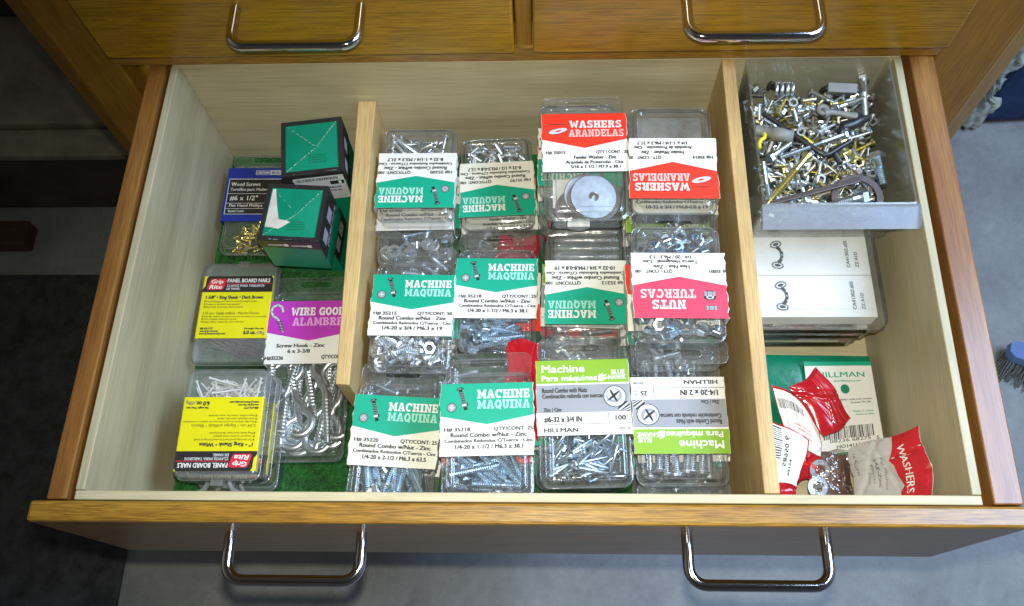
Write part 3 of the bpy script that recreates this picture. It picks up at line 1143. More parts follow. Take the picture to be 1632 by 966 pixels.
def pack(label, ztop, t, x, y, yaw, flip, art, h, w=.070, a=.010, b=.032, tab=.016, contents=None, ribs=False, hazy=False, seed=0, cat='blister pack', slack=0.0,
         group='clear packs of hardware stacked in the drawer', tilt=None):
    rt_ = random.Random(seed + 999)
    tilt = tilt or (rt_.uniform(-.012, .012), rt_.uniform(-.014, .014))
    root = empty('blister_pack', (x, y, ztop - t), (tilt[0], tilt[1], RAD(yaw + (180 if flip else 0))))
    tag(root, label, cat, group)
    y0, y1 = -h / 2 - b, h / 2 + a
    inst('clamshell', shell_mesh(w, round(y0, 4), round(y1, 4), round(t, 4), tab, ribs), root)
    card, let = art
    c = inst('label_card', card, root, Matrix.Translation((0, 0, t + .0003)))
    inst('lettering', let, c)
    if contents:
        contents(root, random.Random(seed), w / 2 - .0068, y0 + .0055, -h / 2 + .006, h / 2 - .004, y1 - .006, t)
    return root


_art = {}


def art(key, fn, *a, **k):
    if key not in _art:
        c, l = fn(*a, **k)
        _art[key] = (c.mesh('label_card'), l.mesh('lettering'))
    return _art[key]


T0 = .025   # thickness of one pack


# contents: hx half width, ya..yb the window below the card, yc..yd the strip above the card
def c_screws(l, d, n, m='zinc', thr=True, nuts=0, nm='zinc', top=0, yaw0=0.0, spread=math.pi, tilt_=.16, ns=None):
    def f(root, r, hx, ya, yb, yc, yd, t):
        me = machine_screw(l, d, m, thr)
        nut = hex_nut(ns or d * 1.9, nm)
        span = min(yb + .02, ya + max(.04, l * 1.15))
        tilt = min(tilt_, .0028 / l)
        if nuts:
            fill_small(root, r, 'hex_nut', nut, nuts, -hx, hx, ya, yb, t * .35, t * .78)
        fill(root, r, 'machine_screw', me, l, n, -hx, hx, ya, span, t * .25, t * .80, yaw0, spread, tilt)
        if top:
            fill(root, r, 'machine_screw', machine_screw(.02, d, m, thr), .02, top, -hx, hx, yc - .026, yd, t * .3, t * .7, RAD(-90), .5, .1)
    return f


def c_nuts(s, n, m='zinc', top=0):
    def f(root, r, hx, ya, yb, yc, yd, t):
        me = hex_nut(s, m)
        fill_small(root, r, 'hex_nut', me, n, -hx, hx, ya, yb, t * .3, t * .8)
        if top:
            fill_small(root, r, 'hex_nut', me, top, -hx, hx, yc - .004, yd, t * .3, t * .75)
    return f


def c_nutwash(root, r, hx, ya, yb, yc, yd, t):
    fill(root, r, 'machine_screw', machine_screw(.018, .006, 'zincb', True), .018, 8, -hx, hx, ya, yb + .006, t * .2, t * .6)
    fill_small(root, r, 'hex_nut', hex_nut(.0115, 'zinc'), 14, -hx, hx, ya + .003, yb, t * .3, t * .75)
    for dx, dy in ((-.018, .006), (-.004, .003), (.012, .012)):
        inst('flat_washer', flat_washer(.0062, .0033, .0012, 'zinc'), root, Matrix.Translation((dx, ya + dy, t * .86)) @ Matrix.Rotation(.12, 4, 'X'))


def c_fender(root, r, hx, ya, yb, yc, yd, t):
    me = flat_washer(.019, .0042, .0016, 'satin')
    for k, (dx, dy, z, tx, ty) in enumerate(((-.006, .016, .0040, .05, .0), (.004, .019, .0060, .10, -.1), (.010, .022, .0085, .16, -.14), (.001, .024, .012, .2, .1), (.006, .0205, .0165, .14, .12))):
        inst('fender_washer', me, root, Matrix.Translation((dx, ya + dy - .004, z)) @ Euler((tx, ty, 0)).to_matrix().to_4x4())
    mb = MB()
    box(mb, -hx + .002, -hx + .016, ya + .014, yb, .003, .0036, WHITE)
    mb.build('paper_insert', root)


def c_haze(root, r, hx, ya, yb, yc, yd, t):
    mb = MB()
    box(mb, -hx + .001, hx - .001, ya + .001, yb + .01, t * .35, t * .62, RIBP, .002)
    mb.build('plastic_insert', root)


def c_strip(root, r, hx, ya, yb, yc, yd, t):
    c_haze(root, r, hx, ya, yb, yc, yd, t)
    mb = MB()
    box(mb, -hx - .001, hx + .001, yb - .004, yb + .012, t * .66, t * .70, GREENP)
    mb.build('paper_insert', root)


def c_few(root, r, hx, ya, yb, yc, yd, t):
    fill(root, r, 'machine_screw', machine_screw(.02, .005, 'zinc', True), .02, 7, -hx, hx, ya, yb + .006, t * .25, t * .75)


# ================================================================== THE PLACE
floor = MB()
floor.add([(-6, -5, 0), (7, -5, 0), (7, 8, 0), (-6, 8, 0)], [(0, 1, 2, 3)], CONCRETE)
tag(floor.build('floor', None, (0, 0, -.72)), kind='structure')

# black rubber mat
mb = MB()
bm_pts = []
box(mb, -1.6, -.372, -.9, .562, 0, .012, RUBBER, .003)
tag(mb.build('floor_mat', None, (0, 0, -.72)), 'black rubber floor mat lying on the concrete left of the drawer', 'floor mat')

# dark storage chest at the left
root = empty('storage_chest', (-.95, .70, -.72))
tag(root, 'dark dusty wooden chest standing on the concrete behind the cabinet at the left', 'chest')
mb = MB()
box(mb, -.9, .62, 0.0, .62, .02, .195, DARKER, .004)
mb.build('body', root)
mb = MB()
box(mb, -.91, .63, -.006, .05, .196, .212, DARKBOX, .003)
box(mb, -.91, .63, .052, .63, .196, .226, DARKBOX, .004)
mb.build('lid', root)
mb = MB()
box(mb, -.8, .55, .06, .58, 0, .0195, DARKER)
mb.build('plinth', root)
mb = MB()
hexa(mb, [(-.4, .30, 0), (.60, .28, 0), (.60, .55, 0), (-.4, .55, 0), (-.4, .36, .34), (.60, .36, .30), (.60, .55, .30), (-.4, .55, .34)], DARKER, .006)
o = mb.build('bundle', None, (-.95, .70, -.4935))
tag(o, 'black bulky bundle resting on the lid of the dark chest', 'bundle')

mb = MB()
box(mb, -.28, .0, 0, .05, 0, .035, REDWOOD, .003)
tag(mb.build('wood_plank', None, (-.665, .615, -.72)), 'short reddish wood plank lying on the concrete before the dark chest', 'plank')

# blue storage bag at the right with frayed edge
root = empty('storage_bag', (1.15, .875, -.72))
tag(root, 'dark blue cloth bag with a torn pale edge on the floor right of the cabinet', 'bag')
mb = MB()
hexa(mb, [(.0, 0, 0.004), (.9, .05, 0.004), (.9, .5, 0.004), (.0, .5, 0.004), (-.0, .02, .5), (.9, .06, .5), (.9, .5, .5), (.0, .5, .5)], NAVY, .03, 3)
mb.build('body', root)
mb = MB()
r = random.Random(5)
vs, fs = [], []
N, K = 60, 9
for i in range(N + 1):
    z = .012 + .49 * i / N
    wd = .030 + .009 * math.sin(i * .31) + .008 * math.sin(i * .83 + 1) + r.uniform(-.005, .005)
    sh = .008 * math.sin(i * .21)
    for k in range(K):
        q = k / (K - 1)
        vs.append((-.022 + sh + wd * q, .006 - .012 * math.sin(math.pi * q) ** .6 + .004 * math.sin(i * .9 + k * 1.7) + r.uniform(-.002, .002), z))
for i in range(N):
    for k in range(K - 1):
        fs.append((i * K + k, i * K + k + 1, i * K + K + k + 1, i * K + K + k))
mb.add(vs, fs, FRAY, None, True)
mb.build('frayed_edge', root)

# hand brush on the floor at the right
root = empty('hand_brush', (1.112, .388, -.72), (0, 0, RAD(-20)))
tag(root, 'small brush with grey bristles and blue handle lying on the concrete floor', 'brush')
mb = MB()
r = random.Random(8)
for i in range(340):
    x, y = r.uniform(0, .14), r.uniform(-.022, .022)
    tube(mb, [(x, y * .7 + .012, .028), (x - .008 + r.uniform(-.006, .006), y - .012 + r.uniform(-.006, .006), .001 + r.uniform(0, .008))], .0011, BRISTLE, 4, None, False)
mb.build('bristles', root)
mb = MB()
loft(mb, [[(x, yy + .014, zz) for yy, zz in ((-.02 * k, .028), (.02 * k, .028), (.017 * k, .046), (-.017 * k, .046))] for x, k in ((-.006, .5), (.004, .9), (.09, 1), (.15, .9), (.17, .5), (.30, .45), (.32, .3))], BLUEPL, True, True, False)
mb.build('handle', root)

# ------------------------------------------------------------------ cabinet
cab = empty('cabinet', (0.3, .36, -.72))
tag(cab, 'varnished oak cabinet whose frame surrounds the opened drawer', 'cabinet')
CZ = .72


def cpart(name, boxes, m, bev=.0015):
    mb = MB()
    for b_ in boxes:
        x0, x1, y0, y1, z0, z1 = b_
        box(mb, x0 - .3, x1 - .3, y0 - .36, y1 - .36, z0 + CZ, z1 + CZ, m, bev)
    return mb.build(name, cab)


def stile(x0, x1, xo):
    mb = MB()
    box(mb, x0 - .3, x1 - .3, 0, .03, 0.0, 1.12, OAKZ, .002)
    # the bevelled corner post outside it
    lo, hi = min(xo, x0 if xo < x0 else x1), max(xo, x0 if xo < x0 else x1)
    lo, hi = lo - .3, hi - .3
    y_l, y_r = (.012, .0005) if xo < x0 else (.0005, .012)
    cs = [(lo, y_l, 0), (hi, y_r, 0), (hi, .03, 0), (lo, .03, 0), (lo, y_l, 1.12), (hi, y_r, 1.12), (hi, .03, 1.12), (lo, .03, 1.12)]
    hexa(mb, cs, OAKZ, .002)
    mb.build('stile', cab)


stile(-.088, -.0445, -.110)
stile(.6405, .692, .716)
cpart('rail', [(-.0440, .6400, .358, .385, .1438, .1620)], OAKX)
cpart('mullion', [(.2945, .3075, .358, .385, .1625, .40)], OAKZ)
cpart('side_panel', [(-.108, -.090, .3905, .86, -.70, .40)], OAKZ)
cpart('side_panel', [(.694, .712, .3905, .86, -.70, .40)], OAKZ)
cpart('back_panel', [(-.0895, .6935, .84, .855, -.70, .40)], OAKX)
cpart('lower_panel', [(-.0440, .6400, .362, .382, -.70, -.04)], OAKX)


# ------------------------------------------------------------------ handles and drawers
def handle(parent, cx, face_y, z, half, reach, r):
    mb = MB()
    rb = .012
    pts = []
    for s in (-1, 1):
        arc = []
        for k in range(7):
            a = RAD(90 * k / 6)
            arc.append((cx + s * (half - rb + rb * math.cos(a)), face_y - reach + rb - rb * math.sin(a), z))
        leg = [(cx + s * half, face_y + .001, z), (cx + s * half, face_y - reach * .4, z)]
        pts.append(leg + arc)
    path = pts[0] + pts[1][::-1]
    tube(mb, path, r, CHROME, 14)
    return mb.build('handle', parent)


def closed_drawer(x0, x1, cx, hz, label):
    o = empty('drawer', ((x0 + x1) / 2, .36, .165))
    tag(o, label, 'drawer', 'closed oak drawers above the open one')
    ox = (x0 + x1) / 2
    mb = MB()
    box(mb, x0 - ox, x1 - ox, -.012, .008, .0, .215, OAKFACE, .0022)
    box(mb, x0 - ox + .0008, x1 - ox - .0008, -.0095, .006, -.0022, -.0003, OAKX, .0006)
    mb.build('front_panel', o)
    handle(o, cx - ox, -.012, hz, .0478, .036, .0041)
    return o


closed_drawer(-.0425, .2935, .1318, .057, 'closed oak drawer with chrome handle above the left half of the open drawer')
closed_drawer(.3085, .6385, .4700, .0605, 'closed oak drawer with chrome handle above the clear bin of loose hardware')

H = .142
SK = .006 / .36
dr = empty('drawer', (.3, -.02, -.016))
tag(dr, 'wide open oak drawer lined with pale wood and filled with hardware packs', 'drawer')
DX, DY, DZ = .3, -.02, -.016


def dpart(name, boxes, m, bev=.001, skew=SK):
    mb = MB()
    for x0, x1, y0, y1, z0, z1 in boxes:
        cs = [(x - DX, y - DY, z - DZ) for x, y, z in corners(x0, x1, y0, y1, z0, z1, skew)]
        hexa(mb, cs, m, bev)
    return mb.build(name, dr)


dpart('front_panel', [(-.036, .634, -.0212, -.0068, -.016, H)], OAKX, .0022, 0)
dpart('front_liner', [(-.0060, .6060, -.0063, 0.0, -.003, H - .0008)], POPX, .0008, 0)
dpart('side_panel', [(-.0245, -.0105, -.0062, .375, -.010, H + .0005), (-.0102, -.0066, -.0062, .375, -.010, H - .012)], OAKY, .001)
dpart('side_panel', [(.6125, .632, -.0062, .375, -.010, H + .0005), (.6068, .6122, -.0062, .375, -.010, H - .012)], OAKY, .001)
dpart('side_liner', [(-.0062, 0.0, .0003, .3597, -.003, H - .0005)], POPY, .0007)
dpart('side_liner', [(.600, .6062, .0003, .3597, -.003, H - .0005)], POPY, .0007)
dpart('back_liner', [(-.006, .606, .3600, .372, -.003, H)], POPX, .0008)
dpart('bottom_board', [(-.0060, .6060, .0003, .3597, -.009, -.0035)], POPX, 0)
dpart('divider', [(.4635, .4742, .0004, .3596, -.003, H - .0003)], MAPLEY, .0008, 0.004)
mb = MB()
cs = [(.1543, .0928, -.003), (.1652, .0920, -.003), (.1660, .3590, -.003), (.1500, .3590, -.003), (.1543, .0928, .0905), (.1652, .0920, .0905), (.1660, .3590, .0905), (.1500, .3590, .0905)]
hexa(mb, [(a - DX, b - DY, c - DZ) for a, b, c in cs], MAPLEY, .0008)
mb.build('divider', dr)
handle(dr, .1392 - DX, -.0212 - DY, .100 - DZ, .0475, .0335, .0041)
handle(dr, .4660 - DX, -.0212 - DY, .096 - DZ, .0485, .0335, .0041)

# turf lining
mb = MB()
r = random.Random(2)
mb.add([(.001, .001, -.0028), (.4625, .001, -.0028), (.4645, .359, -.0028), (.006, .359, -.0028), (.001, .001, .001), (.4625, .001, .001), (.4645, .359, .001), (.006, .359, .001)], BOXF, TURF)
vs, fs = [], []
for i in range(15000):
    if i % 5:
        x, y = r.uniform(.008, .165), r.uniform(.002, .356)
    else:
        x, y = r.uniform(.165, .458), r.uniform(.002, .356)
    a = r.uniform(0, 6.283)
    l = r.uniform(.002, .0042)
    dx, dy = math.cos(a), math.sin(a)
    k = len(vs)
    vs += [(x - dy * .0006, y + dx * .0006, .0005), (x + dy * .0006, y - dx * .0006, .0005), (x + dx * l * .8, y + dy * l * .8, .001 + l * .6)]
    fs.append((k, k + 1, k + 2))
mb.add(vs, fs, TURF)
tag(mb.build('grass_liner', None), 'green artificial grass mat lining the bottom of the open drawer', 'mat')

# ================================================================== PACKS
GZ = .0032   # top of the grass pile the packs lie on


def stack(ztop, n):
    return (ztop - GZ) / n


A_ = dict(
    m35200=art('m35200', art_machine, .070, .0557, T0, 1, '35200', '100', '8-32 x 1-1/4 / M3.3 x 31.7'),
    m35197=art('m35197', art_machine, .068, .0560, T0, 2, '35197', '100', '8-32 x 1/2 / M3.3-0.8 x 12.7', CREAM),
    w35015=art('w35015', art_washer, .070, .0560, T0, 3, '35015', '25', '5/16 x 1-1/2 / M7.9 x 38.1'),
    w35014=art('w35014', art_washer, .070, .0560, T0, 4, '35014', '30', '1/4 x 1-1/4 / M6.3 x 31.7', CREAM),
    m35215=art('m35215', art_machine, .070, .0553, T0, 5, '35215', '50', '1/4-20 x 3/4 / M6.3 x 19'),
    m35218=art('m35218', art_machine, .070, .0553, T0, 6, '35218', '25', '1/4-20 x 1-1/2 / M6.3 x 38.1'),
    m35212=art('m35212', art_machine, .070, .0576, T0, 7, '35212', '100', '10-32 x 3/4 / M4.8-0.8 x 19', CREAM),
    nuts=art('nuts', art_nuts, .070, .0530, T0, 8),
    m35220=art('m35220', art_machine, .070, .0569, T0, 9, '35220', '25', '1/4-20 x 2-1/2 / M6.3 x 63.5', CREAM),
    lime6=art('lime6', art_lime, .070, .0582, T0, 11, '#6-32 x 3/4 IN', '100', '604126'),
    lime14=art('lime14', art_lime, .070, .0588, T0, 12, '1/4-20 x 2 IN', '25', '604180'),
)

# --- the twelve packs on top: label, ztop, pieces in the stack, x, y, yaw, upside down, art, h, options
TOP = [
    ('clear pack of long thin screws, green upside-down label, first in the back row', .0736, 3, .2040, .2862, -.1, True, 'm35200', .0557,
     dict(contents=c_screws(.030, .0036, 34, 'zinc', False, 8), b=.030)),
    ('clear pack of short screws, green and cream upside-down label, second in the back row', .0520, 2, .2745, .2895, 2.7, True, 'm35197', .0560,
     dict(w=.068, contents=c_screws(.0127, .0036, 60, 'zinc', True, 12), b=.030)),
    ('clear hanging pack with red upright label and large fender washers, third in the back row', .1283, 5, .3500, .2875, .8, False, 'w35015', .0565,
     dict(contents=c_fender, b=.040, a=.006)),
    ('clear pack with red upside-down washers label and empty hazy end, last in the back row', .1310, 5, .4206, .2608, -1.0, True, 'w35014', .0564,
     dict(contents=c_strip, b=.034)),
    ('clear pack of short thick screws and nuts, green upright label, first in the middle row', .0690, 3, .2069, .1684, -1.0, False, 'm35215', .0553,
     dict(contents=c_screws(.017, .0062, 20, 'zinc', True, 18, ns=.0112), b=.030, a=.013)),
    ('clear pack of thick screws, green upright label, in the middle row above red film packets', .0600, 2, .2759, .1880, -.4, False, 'm35218', .0553,
     dict(contents=c_screws(.036, .0060, 18, 'zincb', True, 6, yaw0=0, spread=.5, ns=.0112), b=.034, a=.012)),
    ('clear pack with ribbed empty end, green upside-down label, third in the middle row', .0726, 3, .3527, .1783, -.5, True, 'm35212', .0576,
     dict(ribs=True, b=.036, contents=c_haze)),
    ('clear pack of hex nuts with raspberry red upside-down label, last in the middle row', .1380, 5, .4174, .1550, -.5, True, 'nuts', .0530,
     dict(contents=c_nuts(.0108, 36, 'zincb', 20), b=.026, a=.016)),
    ('clear pack of long screws, tilted green upright label, first in the front row', .0662, 3, .1990, .0617, -2.8, False, 'm35220', .0569,
     dict(contents=c_screws(.034, .0060, 22, 'zincb', True, 7, yaw0=RAD(90), spread=.5, top=5, ns=.0112), b=.030, a=.012)),
    ('clear pack of thick screws, green upright label, second in the front row', .1059, 4, .2744, .0608, 1.4, False, 'm35218', .0562,
     dict(contents=c_screws(.036, .0060, 20, 'zincb', True, 5, yaw0=RAD(-25), spread=.8, ns=.0112), b=.030, a=.010)),
    ('clear pack of many thin screws, lime and grey upright label, in the front row', .1065, 4, .3461, .0777, 1.5, False, 'lime6', .0582,
     dict(contents=c_screws(.021, .0031, 84, 'zincb', False, 16, ns=.0062), b=.037, a=.004)),
    ('clear pack of long screws with lime and grey upside-down label, last in the front row', .1010, 4, .4176, .0655, .4, True, 'lime14', .0588,
     dict(contents=c_nuts(.0112, 3, 'zinc'), b=.020, a=.022)),
]
LOWART = {0: ['m35200', 'm35215'], 1: ['w35014'], 2: ['m35212', 'w35014', 'm35218', 'm35220'], 3: ['m35212', 'lime6', 'm35218', 'w35014'], 4: ['m35218', 'm35215'], 5: ['w35014'],
          6: ['lime6', 'w35015'], 7: ['w35014', 'm35212', 'nuts', 'm35218'], 8: ['m35215', 'm35218'], 9: ['w35015', 'm35215', 'm35218'], 10: ['m35212', 'w35014', 'm35215'], 11: ['m35220', 'm35218', 'w35014']}
WHERE = ['the long thin screws pack', 'the short screws pack', 'the fender washer pack', 'the hazy red washers pack', 'the short thick screws pack', 'the middle-row pack above red film',
         'the ribbed green pack', 'the raspberry hex nut pack', 'the tilted front-row pack', 'the second front-row pack', 'the upright lime pack', 'the upside-down lime pack']
ORD = ['first', 'second', 'third', 'fourth']
roots = []
for i, (lab, zt, n, x, y, yaw, flip, key, h, opt) in enumerate(TOP):
    t = stack(zt, n)
    o = pack(lab, zt, t, x, y, yaw, flip, A_[key], h, seed=i + 3, **opt)
    roots.append(o)
    r = random.Random(100 + i)
    for k in range(n - 1):
        key2 = LOWART[i][k % len(LOWART[i])]
        dx, dy = r.uniform(-.0035, .0035), r.uniform(-.006, .008)
        fl = (not flip) if k % 2 == 0 else flip
        cont = c_few
        if i == 0 and k == 0:
            fl, dy, cont = False, -.009, c_nutwash
        if i == 11:
            dx = .004
        if i in (2, 6, 10):
            dx = -.003
        hh = .0557
        if fl != flip and not (i == 0 and k == 0):
            dy += .0
        yy = min(y + dy, .30) if not fl else min(y + dy, .296)
        yy = max(yy, .064) if not fl else max(yy, .052)
        pack('clear pack with %s label, %s one down under %s' % ({'m': 'green', 'w': 'red', 'n': 'raspberry', 'l': 'lime'}[key2[0]], ORD[k], WHERE[i]),
             zt - t * (k + 1) - .0004, t - .0004, x + dx, yy, yaw + r.uniform(-1.5, 1.5), fl, A_[key2], hh, b=.030, a=.009, tab=.014, contents=cont, seed=200 + i * 7 + k,
             group='packs lying under other packs in the drawer')

# long screws standing close together in the upside-down lime pack
rr = random.Random(44)
lp = roots[11]
me = machine_screw(.046, .0060, 'zinc', True)
for k, xx in enumerate((-.021, -.0145, -.008, .004, .0105, .017, .0225, -.003)):
    place('machine_screw', me, lp, xx, .043 - .002 * (k % 3), .010 + .006 * (k % 2), RAD(-90 + rr.uniform(-11, 11)), rr.uniform(-.1, .1), rr.uniform(0, 3))
for k in range(9):
    place('machine_screw', me, lp, -.02 + .005 * k, -.046 + .002 * (k % 2), .008 + .007 * (k % 2), RAD(90 + rr.uniform(-16, 16)), rr.uniform(-.08, .08), rr.uniform(0, 3))
inst('flat_washer', flat_washer(.0062, .0030, .003, 'white'), roots[8], Matrix.Translation((-.012, -.050, .017)) @ Matrix.Rotation(.5, 4, 'X'))
inst('flat_washer', flat_washer(.0062, .0032, .0012, 'zinc'), lp, Matrix.Translation((-.006, -.042, .0195)) @ Matrix.Rotation(.15, 4, 'X'))

# --- left compartment
# brass wood screws
hW = .0575
pw = pack('clear pack of brass wood screws with blue label in the back left corner', .0255, .022, .0480, .3013, -.5, False, art('wood', art_wood, .068, hW, .022, 21), hW, w=.068,
          a=.006, b=.032, tab=.013, seed=31,
          contents=lambda root, r, hx, ya, yb, yc, yd, t: fill(root, r, 'wood_screw', wood_screw(.0127, .0036, 'brass'), .0127, 42, -hx, hx, ya, yb, t * .2, t * .6, 0, math.pi, .3))


# screw hooks
def c_hooks(root, r, hx, ya, yb, yc, yd, t):
    me = screw_hook(.080, .0071)
    spots = [(-.020, -.103, 84, 0), (-.004, -.106, 97, 3.14), (.012, -.104, 80, 0), (.024, -.100, 99, 3.14), (-.026, -.022, -78, 0), (-.012, -.098, 72, 3.14), (.004, -.020, -99, 3.14),
             (.020, -.097, 93, 0), (-.010, -.102, 88, 0), (.008, -.099, 76, 3.14), (.027, -.094, 86, 3.14), (-.027, -.100, 95, 0), (.016, -.106, 103, 3.14), (-.016, -.018, -92, 3.14), (.026, -.024, -100, 0), (.000, -.092, 104, 0), (-.024, -.090, 78, 3.14), (.014, -.018, -84, 0)]
    for k, (x, y, a, sp) in enumerate(spots):
        place('screw_hook', me, root, x, y, t * (.20 + .036 * k), RAD(a), 0.02, sp)


hH = .0590
pk = pack('long clear pack of big zinc screw hooks with magenta label beside the low divider', .0285, .0245, .1110, .1600, 1.0, False, art('wire', art_wire, .076, hH, .0245, 22), hH, w=.075,
          a=.012, b=.084, tab=.014, contents=c_hooks, seed=41)


# hinged nail boxes
def nail_box(label, x, y, ztop, yaw, flip, artk, hl, yl, Lb, wb, t, nails, nm, nlen, seed, zlo, top=True):
    root = empty('nail_box', (x, y, ztop - t), (0, 0, RAD(yaw + (180 if flip else 0))))
    tag(root, label, 'nail box', 'small frosted plastic boxes of panel nails')
    mb = MB()

    def ring(ins, z, r=.006):
        return [(px, py, z) for px, py in rrect(wb / 2 - ins, -Lb / 2 + ins, Lb / 2 - ins, r)]
    loft(mb, [ring(.0016, .0002), ring(.0008, .001), ring(.0004, t * .60), ring(-.0004, t * .62), ring(-.0004, t * .66), ring(.0004, t * .67)], FROSTBOX, True, False)
    mb.build('tray', root)
    mb = MB()
    loft(mb, [ring(.0003, t * .675), ring(.0003, t - .0022), ring(.0012, t - .0006), ring(.003, t), ring(.0045, t - .0004)], FROSTBOX, False, True)
    box(mb, -.005, .005, Lb / 2 - .001, Lb / 2 + .0045, t * .55, t * .72, FROSTBOX, .0008)
    mb.build('lid', root)
    mb = MB()
    for sx in (-1, 1):
        tube(mb, [(sx * .008, Lb / 2 + .0005, t * .5), (sx * .011, Lb / 2 + .006, t * .45), (sx * .017, Lb / 2 + .009, t * .4)], .0022, FROSTBOX, 8)
    if flip:
        mb.build('hang_strap', root)
    card, let = artk
    c = inst('label_card', card, root, Matrix.Translation((0, yl, t + .0003)))
    inst('lettering', let, c)
    r = random.Random(seed)
    fill(root, r, 'nail', nail(nlen, .0016, nm), nlen, nails, -wb / 2 + .006, wb / 2 - .006, -Lb / 2 + .006, -Lb / 2 + .006 + max(.032, nlen), t * .12, t * .85, nails and (RAD(-40) if nm == 'brown' else 0), .5 if nm == 'brown' else math.pi, .1)
    return root


an1 = art('nail1', art_nails, .0635, .0600, .026, 23, '1-5/8"', 'Dark Brown', '4.15 cm', 'Marrón Oscuro')
an2 = art('nail2', art_nails, .0635, .0585, .026, 24, '1"', 'White', '2.54 cm', 'Blanco')
nail_box('frosted box of dark brown nails with yellow and black upright label by the left wall', .0415, .1800, .0290, 0.2, False, an1, .0600, .004, .0965, .068, .0256, 70, 'brown', .038, 51, 0)
nail_box('frosted box of white nails, yellow and black upside-down label, nearest the drawer front', .0648, .0650, .0810, .4, True, an2, .0585, .0095, .0880, .0655, .0256, 72, 'white', .025, 52, 0)
for k, (dx, dy) in enumerate(((.001, .002), (-.001, .001))):
    nail_box('frosted nail box %s under the box of white nails' % ('directly' if k == 0 else 'lowest in the stack two places'), .0640 + dx, .0660 + dy, .0552 - .0258 * k, .2, True, an2, .0585, .0095, .0880, .0655, .0256, 16, 'white', .025, 60 + k, 0)


